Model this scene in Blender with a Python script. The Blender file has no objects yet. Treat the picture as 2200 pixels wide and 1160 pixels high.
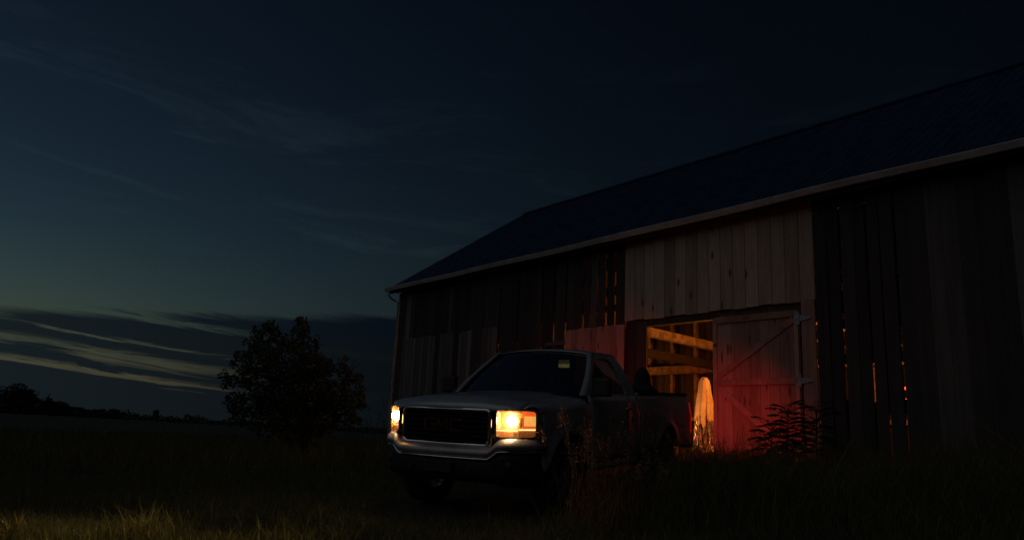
import bpy, bmesh, math, random
import numpy as np
from mathutils import Matrix, Vector, Euler

random.seed(7)
RNG = np.random.default_rng(7)
sc = bpy.context.scene
COL = sc.collection
R = math.radians

# ------------------------------------------------------------------ camera
CAM_Z = 0.863
FPX, HORIZON_Y, ROLL = 1600.0, 938.0, 0.05
cam_data = bpy.data.cameras.new('camera')
cam = bpy.data.objects.new('camera', cam_data)
COL.objects.link(cam)
sc.camera = cam
_p = math.atan2((HORIZON_Y - 580) * math.cos(ROLL), FPX)
_c, _s = math.cos(ROLL), math.sin(ROLL)
_fw = Vector((0, math.cos(_p), math.sin(_p)))
_up0 = Vector((0, -math.sin(_p), math.cos(_p)))
_r0 = Vector((1, 0, 0))
_r = _c * _r0 + _s * _up0
_u = -_s * _r0 + _c * _up0
cam.matrix_world = Matrix.Translation((0, 0, CAM_Z)) @ Matrix((_r, _u, -_fw)).transposed().to_4x4()
cam_data.sensor_width = 36
cam_data.lens = FPX / 2200 * 36
cam_data.clip_start = 0.05
cam_data.clip_end = 6000

# ------------------------------------------------------------------ exposure
sc.view_settings.view_transform = 'Standard'
sc.view_settings.look = 'None'
sc.view_settings.exposure = 0
sc.view_settings.gamma = 1
sc.render.engine = 'CYCLES'
sc.cycles.use_denoising = True
sc.cycles.max_bounces = 6
sc.cycles.diffuse_bounces = 3
sc.cycles.glossy_bounces = 3
sc.cycles.transparent_max_bounces = 10
sc.cycles.sample_clamp_indirect = 3.0
sc.cycles.caustics_reflective = False
sc.cycles.caustics_refractive = False

# ------------------------------------------------------------------ sky: dusk, sun gone down off to the left
SUN_EL, SUN_AZ = -4.0, -60.0
world = bpy.data.worlds.new('World')
sc.world = world
world.use_nodes = True
world.cycles.sampling_method = 'NONE'
nt = world.node_tree
for n in list(nt.nodes):
    nt.nodes.remove(n)


class NT:
    def __init__(self, tree):
        self.t = tree

    def n(self, kind, **kw):
        nd = self.t.nodes.new(kind)
        for k, v in kw.items():
            setattr(nd, k, v)
        return nd

    def put(self, sock, v):
        if isinstance(v, bpy.types.NodeSocket):
            self.t.links.new(v, sock)
        else:
            sock.default_value = v

    def m(self, op, a, b=None, c=None, clamp=False):
        nd = self.n('ShaderNodeMath', operation=op)
        nd.use_clamp = clamp
        self.put(nd.inputs[0], a)
        if b is not None:
            self.put(nd.inputs[1], b)
        if c is not None:
            self.put(nd.inputs[2], c)
        return nd.outputs[0]

    def ramp(self, v, lo, hi, a=0.0, b=1.0):
        nd = self.n('ShaderNodeMapRange', interpolation_type='SMOOTHSTEP')
        self.put(nd.inputs[0], v)
        for i, x in zip((1, 2, 3, 4), (lo, hi, a, b)):
            nd.inputs[i].default_value = x
        return nd.outputs[0]

    def mix(self, f, a, b, mode='MIX'):
        nd = self.n('ShaderNodeMix', data_type='RGBA', blend_type=mode)
        self.put(nd.inputs[0], f)
        self.put(nd.inputs[6], a)
        self.put(nd.inputs[7], b)
        return nd.outputs[2]

    def xyz(self, x, y, z):
        nd = self.n('ShaderNodeCombineXYZ')
        for i, v in enumerate((x, y, z)):
            self.put(nd.inputs[i], v)
        return nd.outputs[0]

    def noise(self, vec, scale, detail=4, rough=.55, dist=0.0, w=None):
        nd = self.n('ShaderNodeTexNoise')
        self.put(nd.inputs['Vector'], vec)
        nd.inputs['Scale'].default_value = scale
        nd.inputs['Detail'].default_value = detail
        nd.inputs['Roughness'].default_value = rough
        nd.inputs['Distortion'].default_value = dist
        return nd.outputs['Fac']


def build_sky():
    N = NT(nt)
    out = N.n('ShaderNodeOutputWorld')
    bg = N.n('ShaderNodeBackground')
    bg.inputs[1].default_value = 0.1
    nt.links.new(bg.outputs[0], out.inputs[0])
    tc = N.n('ShaderNodeTexCoord').outputs['Generated']
    sep = N.n('ShaderNodeSeparateXYZ')
    nt.links.new(tc, sep.inputs[0])
    x, y, z = sep.outputs
    # the red band right at the horizon lies behind cloud: look the sky up no lower than about 5 degrees
    zc = N.m('MAXIMUM', z, 0.10)
    sk = N.n('ShaderNodeTexSky', sky_type='NISHITA', sun_disc=False)
    sk.sun_elevation = R(SUN_EL)
    sk.sun_rotation = R(SUN_AZ)
    sk.ozone_density = 3
    nt.links.new(N.xyz(x, y, zc), sk.inputs[0])
    sp = N.n('ShaderNodeSeparateColor')
    nt.links.new(sk.outputs[0], sp.inputs[0])
    chans = []
    for i, (g, k) in enumerate(((1.27, 16.7), (1.26, 17.0), (1.32, 7.9))):
        chans.append(N.m('MULTIPLY', N.m('POWER', sp.outputs[i], g), k))
    cc = N.n('ShaderNodeCombineColor')
    for i in range(3):
        nt.links.new(chans[i], cc.inputs[i])
    sky = cc.outputs[0]
    az = N.m('ARCTAN2', x, y)
    el = N.m('ARCSINE', z)
    # thin high wisps
    wv = N.xyz(N.m('MULTIPLY', az, 3.0), N.m('MULTIPLY', N.m('ADD', el, N.m('MULTIPLY', az, .02)), 20.0), 7.7)
    wisp = N.ramp(N.noise(wv, 1.0, 8, .66, .7), .52, .74)
    wisp = N.m('MULTIPLY', wisp, N.ramp(el, .16, .24))
    wisp = N.m('MULTIPLY', wisp, N.ramp(el, .62, .36))
    sky = N.mix(N.m('MULTIPLY', wisp, .8), sky, N.mix(1.0, sky, (1.75, 1.6, 1.42, 1), 'MULTIPLY'))
    glow = N.m('MULTIPLY', N.ramp(el, .26, .13), N.ramp(az, -.15, -.6))
    sky = N.mix(glow, sky, N.mix(1.0, sky, (1.28, 1.14, 1.02, 1), 'MULTIPLY'))
    # low bank of stratus with long open slots
    sl = N.m('ADD', el, N.m('MULTIPLY', az, 0.09))
    fine = N.noise(N.xyz(N.m('MULTIPLY', az, 5.0), N.m('MULTIPLY', sl, 92.0), 5.2), 1.0, 9, .68, .8)
    slow = N.noise(N.xyz(N.m('MULTIPLY', az, 7.0), 3.1, 0.0), 1.0, 3)
    sw = N.m('ADD', sl, N.m('ADD', N.m('MULTIPLY', N.m('SUBTRACT', fine, .5), .034), N.m('MULTIPLY', N.m('SUBTRACT', slow, .5), .012)))

    def band(c, w):
        return N.ramp(N.m('ABSOLUTE', N.m('SUBTRACT', sw, c)), w, w * .3)
    slots = N.m('MAXIMUM', band(.027, .0090), N.m('MAXIMUM', N.m('MAXIMUM', band(.079, .006), band(.046, .003)), band(.006, .0055)))
    slots = N.m('MULTIPLY', slots, N.ramp(fine, .38, .52))
    slots = N.m('MULTIPLY', slots, N.ramp(az, -.28, -.42, .05, 1.0))
    top = N.m('SUBTRACT', N.m('ADD', el, N.m('MULTIPLY', N.m('SUBTRACT', fine, .5), .035)), N.m('MULTIPLY', az, .085))
    bank = N.ramp(top, .168, .154)
    cover = N.m('MULTIPLY', bank, N.m('SUBTRACT', 1.0, N.m('MULTIPLY', slots, .9)), clamp=True)
    warm = N.mix(N.ramp(el, .11, .02), sky, N.mix(1.0, sky, (1.7, 1.12, .92, 1), 'MULTIPLY'))
    dark = N.mix(1.0, sky, (.20, .23, .40, 1), 'MULTIPLY')
    res = N.mix(cover, warm, dark)
    nt.links.new(res, bg.inputs[0])


build_sky()

# faint wide fill sun added behind the camera to lift dark surfaces
sun_data = bpy.data.lights.new('dusk_fill_sun', 'SUN')
sun_data.energy = 0.12
sun_data.angle = R(76)
sun_data.color = (.98, .98, 1.0)
sun = bpy.data.objects.new('dusk_fill_sun', sun_data)
COL.objects.link(sun)
_d = Vector((math.sin(R(-138)) * math.cos(R(43)), math.cos(R(-138)) * math.cos(R(43)), math.sin(R(43))))
sun.rotation_euler = _d.to_track_quat('Z', 'Y').to_euler()


# ------------------------------------------------------------------ helpers
class MB:
    def __init__(self):
        self.v, self.f = [], []

    def add(self, vs, fs):
        b = len(self.v)
        self.v += [tuple(p) for p in vs]
        self.f += [tuple(i + b for i in q) for q in fs]
        return self

    def box(self, c, s, rot=None):
        vs = []
        for i in range(8):
            p = Vector(((i & 1) - .5, ((i >> 1) & 1) - .5, (i >> 2) - .5)) * 1
            p = Vector((p.x * s[0], p.y * s[1], p.z * s[2]))
            if rot is not None:
                p = rot @ p
            vs.append(p + Vector(c))
        return self.add(vs, [(0, 2, 3, 1), (4, 5, 7, 6), (0, 1, 5, 4), (2, 6, 7, 3), (0, 4, 6, 2), (1, 3, 7, 5)])

    def span(self, a, b):
        return self.box([(a[i] + b[i]) / 2 for i in range(3)], [abs(b[i] - a[i]) for i in range(3)])

    def bar(self, p, q, w, h, up=(0, 0, 1)):
        p, q = Vector(p), Vector(q)
        d = (q - p)
        L = d.length
        d.normalize()
        u = Vector(up)
        s = d.cross(u)
        if s.length < 1e-4:
            s = d.cross(Vector((1, 0, 0)))
        s.normalize()
        u = s.cross(d)
        rot = Matrix((s, d, u)).transposed()
        return self.box((p + q) / 2, (w, L, h), rot)

    def grid(self, rows, close=False):
        n = len(rows[0])
        b = len(self.v)
        for r in rows:
            self.v += [tuple(p) for p in r]
        for i in range(len(rows) - 1):
            for j in range(n if close else n - 1):
                k = (j + 1) % n
                self.f.append((b + i * n + j, b + i * n + k, b + (i + 1) * n + k, b + (i + 1) * n + j))
        return self

    def tube(self, path, rad, n=8, cap=True):
        path = [Vector(p) for p in path]
        if not isinstance(rad, (list, tuple)):
            rad = [rad] * len(path)
        rows = []
        prev = None
        for i, p in enumerate(path):
            d = (path[min(i + 1, len(path) - 1)] - path[max(i - 1, 0)]).normalized()
            if prev is None:
                a = d.cross(Vector((0, 0, 1)))
                if a.length < .05:
                    a = d.cross(Vector((1, 0, 0)))
            else:
                a = prev - d * prev.dot(d)
            a.normalize()
            prev = a
            b = d.cross(a)
            rows.append([p + (a * math.cos(t) + b * math.sin(t)) * rad[i] for t in [2 * math.pi * k / n for k in range(n)]])
        b0 = len(self.v)
        self.grid(rows, True)
        if cap:
            self.f.append(tuple(b0 + k for k in range(n))[::-1])
            e = b0 + (len(rows) - 1) * n
            self.f.append(tuple(e + k for k in range(n)))
        return self

    def lathe(self, prof, axis, c, n=24):
        rows = []
        for (r, h) in prof:
            row = []
            for k in range(n):
                t = 2 * math.pi * k / n
                a, b = r * math.cos(t), r * math.sin(t)
                q = {'x': (h, a, b), 'y': (a, h, b), 'z': (a, b, h)}[axis]
                row.append((q[0] + c[0], q[1] + c[1], q[2] + c[2]))
            rows.append(row)
        return self.grid(rows, True)

    def mirror(self):
        m = MB()
        m.v = [(-x, y, z) for x, y, z in self.v]
        m.f = [tuple(q[::-1]) for q in self.f]
        return m

    def build(self, name, mat, parent=None, smooth=False, bevel=0, solid=0, weld=False):
        me = bpy.data.meshes.new(name)
        me.from_pydata(self.v, [], self.f)
        if weld:
            bm = bmesh.new()
            bm.from_mesh(me)
            bmesh.ops.remove_doubles(bm, verts=bm.verts, dist=1e-4)
            bmesh.ops.recalc_face_normals(bm, faces=bm.faces)
            bm.to_mesh(me)
            bm.free()
        me.update()
        if mat:
            me.materials.append(mat)
        if smooth:
            me.polygons.foreach_set('use_smooth', [True] * len(me.polygons))
        o = bpy.data.objects.new(name, me)
        COL.objects.link(o)
        if parent:
            o.parent = parent
        if solid:
            md = o.modifiers.new('solid', 'SOLIDIFY')
            md.thickness = solid
            md.offset = 0
        if bevel:
            md = o.modifiers.new('bevel', 'BEVEL')
            md.width = bevel
            md.segments = 2
            md.limit_method = 'ANGLE'
            md.angle_limit = R(40)
        return o


def empty(name, loc=(0, 0, 0), rz=0, parent=None):
    o = bpy.data.objects.new(name, None)
    o.empty_display_size = .3
    COL.objects.link(o)
    o.location = loc
    o.rotation_euler = (0, 0, rz)
    if parent:
        o.parent = parent
    return o


def tag(o, label=None, cat=None, group=None, kind=None):
    if label:
        o['label'] = label
    if cat:
        o['category'] = cat
    if group:
        o['group'] = group
    if kind:
        o['kind'] = kind
    return o


def inst(src, name, parent, loc=(0, 0, 0), scale=(1, 1, 1), rot=(0, 0, 0), mat=None):
    o = bpy.data.objects.new(name, src)
    COL.objects.link(o)
    o.parent = parent
    o.location = loc
    o.scale = scale
    o.rotation_euler = rot
    if mat is not None:
        o.material_slots[0].link = 'OBJECT'
        o.material_slots[0].material = mat
    return o


def lamp(name, kind, loc, energy, color, parent, radius=.03, **kw):
    d = bpy.data.lights.new(name, kind)
    d.energy = energy
    d.color = color
    if kind != 'AREA':
        d.shadow_soft_size = radius
    for k, v in kw.items():
        setattr(d, k, v)
    o = bpy.data.objects.new(name, d)
    COL.objects.link(o)
    o.parent = parent
    o.location = loc
    return o


# ------------------------------------------------------------------ materials
def new_mat(name):
    m = bpy.data.materials.new(name)
    m.use_nodes = True
    t = m.node_tree
    b = t.nodes['Principled BSDF']
    return m, NT(t), b


def pmat(name, col, rough=.6, metal=0.0, var=.15, scale=6.0, bump=0.0, coat=0.0, spec=.5, col2=None):
    m, N, b = new_mat(name)
    tc = N.n('ShaderNodeTexCoord').outputs['Object']
    ns = N.noise(tc, scale, 5, .6)
    c2 = col2 or tuple(max(0, c * (1 - 2 * var)) for c in col)
    c1 = tuple(min(1, c * (1 + var)) for c in col)
    N.put(b.inputs['Base Color'], N.mix(N.ramp(ns, .3, .7), (*c2, 1), (*c1, 1)))
    N.put(b.inputs['Roughness'], N.ramp(ns, .2, .8, max(0, rough - .08), min(1, rough + .08)))
    b.inputs['Metallic'].default_value = metal
    b.inputs['Specular IOR Level'].default_value = spec
    b.inputs['Coat Weight'].default_value = coat
    b.inputs['Coat Roughness'].default_value = .08
    if bump:
        bn = N.n('ShaderNodeBump')
        bn.inputs['Strength'].default_value = bump
        bn.inputs['Distance'].default_value = .01
        N.put(bn.inputs['Height'], N.noise(tc, scale * 6, 4, .6))
        N.put(b.inputs['Normal'], bn.outputs[0])
    return m


def wood_mat(name, light, dark, knots=.0, span=3.0):
    """Sawn board: local z runs along the board 0..1, local x across -.5...5; every board takes its own offset."""
    m, N, b = new_mat(name)
    tc = N.n('ShaderNodeTexCoord').outputs['Object']
    rnd = N.n('ShaderNodeObjectInfo').outputs['Random']
    sp = N.n('ShaderNodeSeparateXYZ')
    N.put(sp.inputs[0], tc)
    off = N.m('MULTIPLY', rnd, 97.0)
    x = N.m('ADD', sp.outputs[0], off)
    z = N.m('ADD', sp.outputs[2], off)
    g1 = N.noise(N.xyz(N.m('MULTIPLY', x, 9.0), sp.outputs[1], N.m('MULTIPLY', z, span * .45)), 1.6, 6, .65, .8)
    g2 = N.noise(N.xyz(N.m('MULTIPLY', x, 1.5), 0.0, N.m('MULTIPLY', z, span * .7)), 1.3, 4, .6)
    tone = N.m('ADD', N.m('MULTIPLY', g1, .55), N.m('MULTIPLY', g2, .45))
    tone = N.m('ADD', tone, N.m('MULTIPLY', N.m('SUBTRACT', rnd, .5), .34))
    colr = N.mix(N.ramp(tone, .22, .78), (*dark, 1), (*light, 1))
    if knots:
        vo = N.n('ShaderNodeTexVoronoi')
        N.put(vo.inputs['Vector'], N.xyz(N.m('MULTIPLY', x, 1.0), 0.0, N.m('MULTIPLY', z, span * 1.15)))
        vo.inputs['Scale'].default_value = 1.25
        vo.inputs['Randomness'].default_value = 1.0
        kd = N.m('ADD', vo.outputs['Distance'], N.m('MULTIPLY', N.m('SUBTRACT', g1, .5), .16))
        k = N.ramp(kd, .23, .08)
        colr = N.mix(N.m('MULTIPLY', k, knots), colr, (.085, .045, .03, 1))
    N.put(b.inputs['Base Color'], colr)
    b.inputs['Roughness'].default_value = .82
    b.inputs['Specular IOR Level'].default_value = .25
    bn = N.n('ShaderNodeBump')
    bn.inputs['Strength'].default_value = .5
    bn.inputs['Distance'].default_value = .006
    N.put(bn.inputs['Height'], g1)
    N.put(b.inputs['Normal'], bn.outputs[0])
    return m


def emat(name, col, strength, base=(.5, .5, .5)):
    m, N, b = new_mat(name)
    tc = N.n('ShaderNodeTexCoord').outputs['Object']
    ns = N.noise(tc, 60, 3, .6)
    b.inputs['Base Color'].default_value = (*base, 1)
    b.inputs['Emission Color'].default_value = (*col, 1)
    N.put(b.inputs['Emission Strength'], N.ramp(ns, .25, .75, strength * .8, strength * 1.2))
    b.inputs['Roughness'].default_value = .35
    if strength < 5:
        m.cycles.emission_sampling = 'NONE'
    return m


def glass_mat(name, tint, refl=1.0, rough=.02):
    m = bpy.data.materials.new(name)
    m.use_nodes = True
    t = m.node_tree
    N = NT(t)
    t.nodes.remove(t.nodes['Principled BSDF'])
    out = t.nodes['Material Output']
    tr = N.n('ShaderNodeBsdfTransparent')
    tr.inputs[0].default_value = (*tint, 1)
    gl = N.n('ShaderNodeBsdfGlossy')
    gl.inputs['Roughness'].default_value = rough
    fr = N.n('ShaderNodeFresnel')
    fr.inputs[0].default_value = 1.5
    # faint dust film
    tc = N.n('ShaderNodeTexCoord').outputs['Object']
    ns = N.ramp(N.noise(tc, 9, 5, .6), .35, .8, 0.0, .05)
    mx = N.n('ShaderNodeMixShader')
    N.put(mx.inputs[0], N.m('ADD', N.m('MULTIPLY', fr.outputs[0], refl), ns))
    N.put(mx.inputs[1], tr.outputs[0])
    N.put(mx.inputs[2], gl.outputs[0])
    N.put(out.inputs[0], mx.outputs[0])
    return m


def lens_mat():
    """Clear plastic: mostly see-through, scatters some of the lamp's light."""
    m = glass_mat('headlight_lens', (.95, .88, .80), .6)
    N = NT(m.node_tree)
    out = m.node_tree.nodes['Material Output']
    src = out.inputs[0].links[0].from_socket
    tl = N.n('ShaderNodeBsdfTranslucent')
    tl.inputs[0].default_value = (.95, .38, .10, 1)  # orange scatter put in to imitate the lamp's bloom
    tc = N.n('ShaderNodeTexCoord').outputs['Object']
    mx = N.n('ShaderNodeMixShader')
    N.put(mx.inputs[0], N.ramp(N.noise(tc, 25, 4, .6), .3, .7, .11, .19))
    N.put(mx.inputs[1], src)
    N.put(mx.inputs[2], tl.outputs[0])
    N.put(out.inputs[0], mx.outputs[0])
    return m


M = {}
M['soil'] = pmat('ground_soil', (.032, .030, .020), .95, var=.3, scale=1.3, bump=.6, col2=(.018, .02, .011))
M['grass'] = None


def grass_mat(name, a, b_, c, tr_=.3):
    m, N, b = new_mat(name)
    at = N.n('ShaderNodeAttribute', attribute_name='tone')
    k = at.outputs['Fac']
    col = N.mix(N.ramp(k, 0, .6), (*a, 1), (*b_, 1))
    col = N.mix(N.ramp(k, .7, 1.0), col, (*c, 1))
    N.put(b.inputs['Base Color'], col)
    b.inputs['Roughness'].default_value = .65
    b.inputs['Specular IOR Level'].default_value = .3
    tl = N.n('ShaderNodeBsdfTranslucent')
    N.put(tl.inputs[0], col)
    mx = N.n('ShaderNodeMixShader')
    mx.inputs[0].default_value = tr_
    out = m.node_tree.nodes['Material Output']
    N.put(mx.inputs[1], b.outputs[0])
    N.put(mx.inputs[2], tl.outputs[0])
    N.put(out.inputs[0], mx.outputs[0])
    return m


M['grass'] = grass_mat('meadow_grass', (.05, .075, .02), (.11, .12, .04), (.24, .19, .09))
M['seed'] = grass_mat('dry_seed_grass', (.15, .08, .05), (.26, .14, .09), (.38, .24, .15))
M['leaf'] = grass_mat('leaf_green', (.03, .045, .016), (.05, .07, .025), (.08, .10, .04), .08)
M['pine'] = grass_mat('conifer_needles', (.02, .03, .014), (.03, .045, .02), (.05, .06, .03))
M['bark'] = pmat('bark', (.06, .05, .04), .9, var=.3, scale=9, bump=.7)
M['old_wood'] = wood_mat('weathered_barn_board', (.062, .057, .053), (.025, .023, .021), .3)
M['grey_wood'] = wood_mat('silvered_barn_board', (.17, .16, .15), (.07, .066, .062), .4)
M['new_wood'] = wood_mat('new_pine_board', (.50, .41, .33), (.24, .185, .14), .85, 2.2)
M['door_wood'] = wood_mat('reddened_door_board', (.44, .29, .22), (.20, .12, .085), .85, 2.6)  # red of the tail lamps is partly put into this wood colour
M['timber'] = wood_mat('hewn_timber', (.40, .29, .17), (.16, .11, .06), .5)
M['beam'] = pmat('hewn_beam_wood', (.36, .26, .15), .85, var=.3, scale=5, bump=.6, col2=(.14, .095, .05))
M['inner'] = wood_mat('pale_bounce_board', (.42, .31, .19), (.18, .13, .08), .4)
M['header'] = pmat('dark_header_wood', (.05, .043, .036), .9, var=.3, scale=5, bump=.5)
M['dark_beam'] = pmat('dark_old_beam', (.022, .015, .010), .9, var=.3, scale=5, bump=.6)
M['roof'] = pmat('blue_painted_steel', (.024, .055, .125), .42, .3, var=.18, scale=2.2, bump=.05)
M['gutter'] = pmat('white_gutter', (.38, .36, .34), .5, 0, var=.12, scale=3)
M['galv'] = pmat('galvanised_steel', (.32, .35, .37), .5, .6, var=.2, scale=30)
M['paint'] = pmat('silver_truck_paint', (.36, .395, .44), .30, .25, var=.04, scale=3, coat=.6)
M['chrome'] = pmat('chrome', (.75, .76, .78), .14, 1.0, var=.06, scale=8)
M['bumper'] = pmat('bumper_chrome', (.36, .37, .39), .42, .6, var=.12, scale=5, bump=.05)
M['plastic'] = pmat('black_plastic', (.018, .018, .018), .55, var=.2, scale=20)
M['rubber'] = pmat('tyre_rubber', (.02, .02, .02), .85, var=.25, scale=14)
M['alloy'] = pmat('alloy_rim', (.45, .46, .48), .3, .9, var=.1, scale=10)
M['interior'] = pmat('dark_cabin_trim', (.03, .03, .033), .8, var=.2, scale=12)
M['grille'] = pmat('black_grille', (.008, .008, .008), .75, var=.2, scale=20, spec=.2)
M['emblem'] = pmat('red_emblem', (.07, .012, .011), .3, .2, var=.1, scale=20)
M['glass'] = glass_mat('window_glass', (.30, .33, .33), .55)
M['lens'] = lens_mat()
M['sheet'] = None
M['concrete'] = pmat('barn_floor_planks', (.10, .085, .065), .9, var=.3, scale=2, bump=.4)

# ------------------------------------------------------------------ barn frame and terrain
BARN_A = math.atan2(-.779117, .626879)
U = Vector((.626879, -.779117, 0))
V = Vector((.779117, .626879, 0))
BARN_O = Vector((5.864, 14.787, CAM_Z - .2))      # right jamb of the big door, at floor level


def barn_uv(x, y):
    dx, dy = x - BARN_O.x, y - BARN_O.y
    return dx * U.x + dy * U.y, dx * V.x + dy * V.y


def ground_z(x, y):
    """Works on floats or numpy arrays: flat field, bank rising to the barn door."""
    u = (x - BARN_O.x) * U.x + (y - BARN_O.y) * U.y
    v = (x - BARN_O.x) * V.x + (y - BARN_O.y) * V.y
    d = np.clip(-v, 0, 40)
    t = np.clip(1 - d / 9.6, 0, 1)
    ramp = .645 * t
    fade = np.clip((u + 14.0) / 6.0, 0, 1)
    fade = fade * fade * (3 - 2 * fade)
    ramp = ramp * (0.35 + .65 * fade)
    r = np.hypot(x, y)
    far = np.clip((r - 25) / 60, 0, 1)
    bumps = .03 * np.sin(x * 1.3 + y * .7) * np.sin(y * 1.1 - x * .4) + .02 * np.sin(x * 3.1) * np.sin(y * 2.7)
    roll_ = .25 * np.sin(x * .05 + 1) * np.sin(y * .04) * far
    near = np.clip((12.0 - np.hypot(x - .3, y - 10)) / 4, 0, 1)
    return ramp + bumps * (1 - .8 * near) + roll_ - .012


def build_ground():
    rad = np.concatenate([np.linspace(.0, 30, 76), np.geomspace(31, 3500, 40)])
    na = 160
    rows = []
    for r in rad:
        a = np.linspace(0, 2 * np.pi, na, endpoint=False)
        x = r * np.cos(a)
        y = 8 + r * np.sin(a)
        rows.append(list(zip(x, y, ground_z(x, y))))
    mb = MB()
    mb.grid(rows, True)
    o = mb.build('ground', M['soil'], None, smooth=True)
    tag(o, kind='structure')
    return o


build_ground()


def tone_attr(me, tones):
    at = me.attributes.new('tone', 'FLOAT', 'FACE')
    at.data.foreach_set('value', np.asarray(tones, dtype=np.float32))


def np_mesh(name, verts, faces_idx, nper, mat, tones=None, parent=None):
    """verts Nx3, faces_idx flat (constant nper per face)."""
    me = bpy.data.meshes.new(name)
    nf = len(faces_idx) // nper
    me.vertices.add(len(verts))
    me.vertices.foreach_set('co', np.asarray(verts, dtype=np.float32).ravel())
    me.loops.add(len(faces_idx))
    me.loops.foreach_set('vertex_index', np.asarray(faces_idx, dtype=np.int32))
    me.polygons.add(nf)
    me.polygons.foreach_set('loop_start', np.arange(0, nf * nper, nper, dtype=np.int32))
    me.update(calc_edges=True)
    me.materials.append(mat)
    if tones is not None:
        tone_attr(me, tones)
    o = bpy.data.objects.new(name, me)
    COL.objects.link(o)
    if parent:
        o.parent = parent
    return o


def blades(name, px, py, h, w, lean, mat, tone, parent=None, zfun=ground_z, z0=None):
    """Bent three-segment blades of grass as one mesh."""
    n = len(px)
    a = RNG.uniform(0, 2 * np.pi, n)
    la = RNG.uniform(0, 2 * np.pi, n)
    zb = zfun(px, py) - .01 if z0 is None else z0
    ts = np.array([0, .4, .75, 1.0])
    wf = np.array([1.0, .85, .5, .0])
    L = []
    for t, k in zip(ts, wf):
        off = lean * h * t ** 1.9
        cx = px + np.cos(la) * off
        cy = py + np.sin(la) * off
        cz = zb + h * t * (1 - .25 * lean * t)
        if k > 0:
            L.append(np.stack([cx - np.cos(a) * w * k / 2, cy - np.sin(a) * w * k / 2, cz], 1))
            L.append(np.stack([cx + np.cos(a) * w * k / 2, cy + np.sin(a) * w * k / 2, cz], 1))
        else:
            L.append(np.stack([cx, cy, cz], 1))
    vs = np.stack(L, 1).reshape(-1, 3)
    b = (np.arange(n) * 7)[:, None]
    tri = np.array([0, 1, 3, 0, 3, 2, 2, 3, 5, 2, 5, 4, 4, 5, 6])
    fi = (b + tri[None]).ravel()
    o = np_mesh(name, vs, fi, 3, mat, np.repeat(tone, 5), parent)
    if parent:
        o['kind'] = 'stuff'
    return o


def footprint_mask(px, py):
    """True where grass may stand: not inside the barn, not under the truck's tyres."""
    u = (px - BARN_O.x) * U.x + (py - BARN_O.y) * U.y
    v = (px - BARN_O.x) * V.x + (py - BARN_O.y) * V.y
    inb = (v > -.05) & (u > -16) & (u < 9)
    cy, sy = math.cos(TRUCK_YAW), math.sin(TRUCK_YAW)
    dx, dy = px - TRUCK_LOC[0], py - TRUCK_LOC[1]
    lx = dx * cy + dy * sy
    ly = -dx * sy + dy * cy
    tr = (np.abs(lx) < 1.0) & (ly > .1) & (ly < 5.3)
    return ~(inb | tr)


TRUCK_LOC = (-0.6046, 7.9408, 0.0)
TRUCK_YAW, TRUCK_PITCH, TRUCK_ROLL = -.5312, .0639, .0095

# ------------------------------------------------------------------ barn
PLANK_MESHES = []


def make_plank_meshes():
    for k in range(5):
        rs = np.random.default_rng(20 + k)
        mb = MB()
        rows = []
        zz = [0, .17, .36, .55, .77, 1.0]
        for i, z in enumerate(zz):
            l = -.5 + (rs.uniform(0, .035) if k else 0)
            r = .5 - (rs.uniform(0, .035) if k else 0)
            bow = rs.uniform(-.12, .12)
            c = .09
            rows.append([(l + .012, -.5 + c + bow, z), (l + .012 + .01, -.5 + bow, z), (r - .022, -.5 + bow, z), (r - .012, -.5 + c + bow, z), (r, .5 + bow, z), (l, .5 + bow, z)])
        mb.grid(rows, True)
        mb.f.append((5, 4, 3, 2, 1, 0))
        e = len(mb.v) - 6
        mb.f.append(tuple(e + i for i in range(6)))
        me = bpy.data.meshes.new('plank')
        me.from_pydata(mb.v, [], mb.f)
        me.materials.append(M['old_wood'])
        me.update()
        PLANK_MESHES.append(me)


make_plank_meshes()


def plank(parent, u0, u1, v, z0, z1, mat, t=.026, tilt=0.0, rng=random, straight=False):
    me = PLANK_MESHES[0 if straight else rng.randrange(1, 5)]
    o = inst(me, 'plank', parent, ((u0 + u1) / 2, v, z0), (u1 - u0, t, z1 - z0), (0, tilt, 0), mat)
    return o


barn = empty('barn', BARN_O, BARN_A)
tag(barn, 'long weathered timber barn with blue metal roof and half open plank doors', 'barn')

B_L, B_R, B_W, EAVE = -15.8, 8.6, 12.3, 5.28
RIDGE_V, RIDGE_Z = 6.08, 9.72

# front wall: nailing girts behind, planks as children
fw_mb = MB()
for z in (0.12, 1.95, 3.55, 5.05):
    fw_mb.span((B_L + .1, .035, z - .08), (-4.75, .16, z + .08))
    fw_mb.span((.3, .035, z - .08), (B_R - .1, .16, z + .08))
fw_mb.span((-4.75, .05, 4.97), (.3, .16, 5.13))
front_wall = fw_mb.build('front_wall', M['header'], barn)

gaps_left = [(-12.9, .034), (-11.4, .036), (-9.83, .066), (-8.96, .062), (-7.90, .052), (-7.38, .070), (-6.92, .056), (-6.24, .050), (-5.98, .040), (-5.70, .056), (-5.39, .062), (-5.09, .046)]
gaps_right = [(.60, .016), (.87, .032), (1.39, .030), (1.64, .020), (1.925, .028)]


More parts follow.
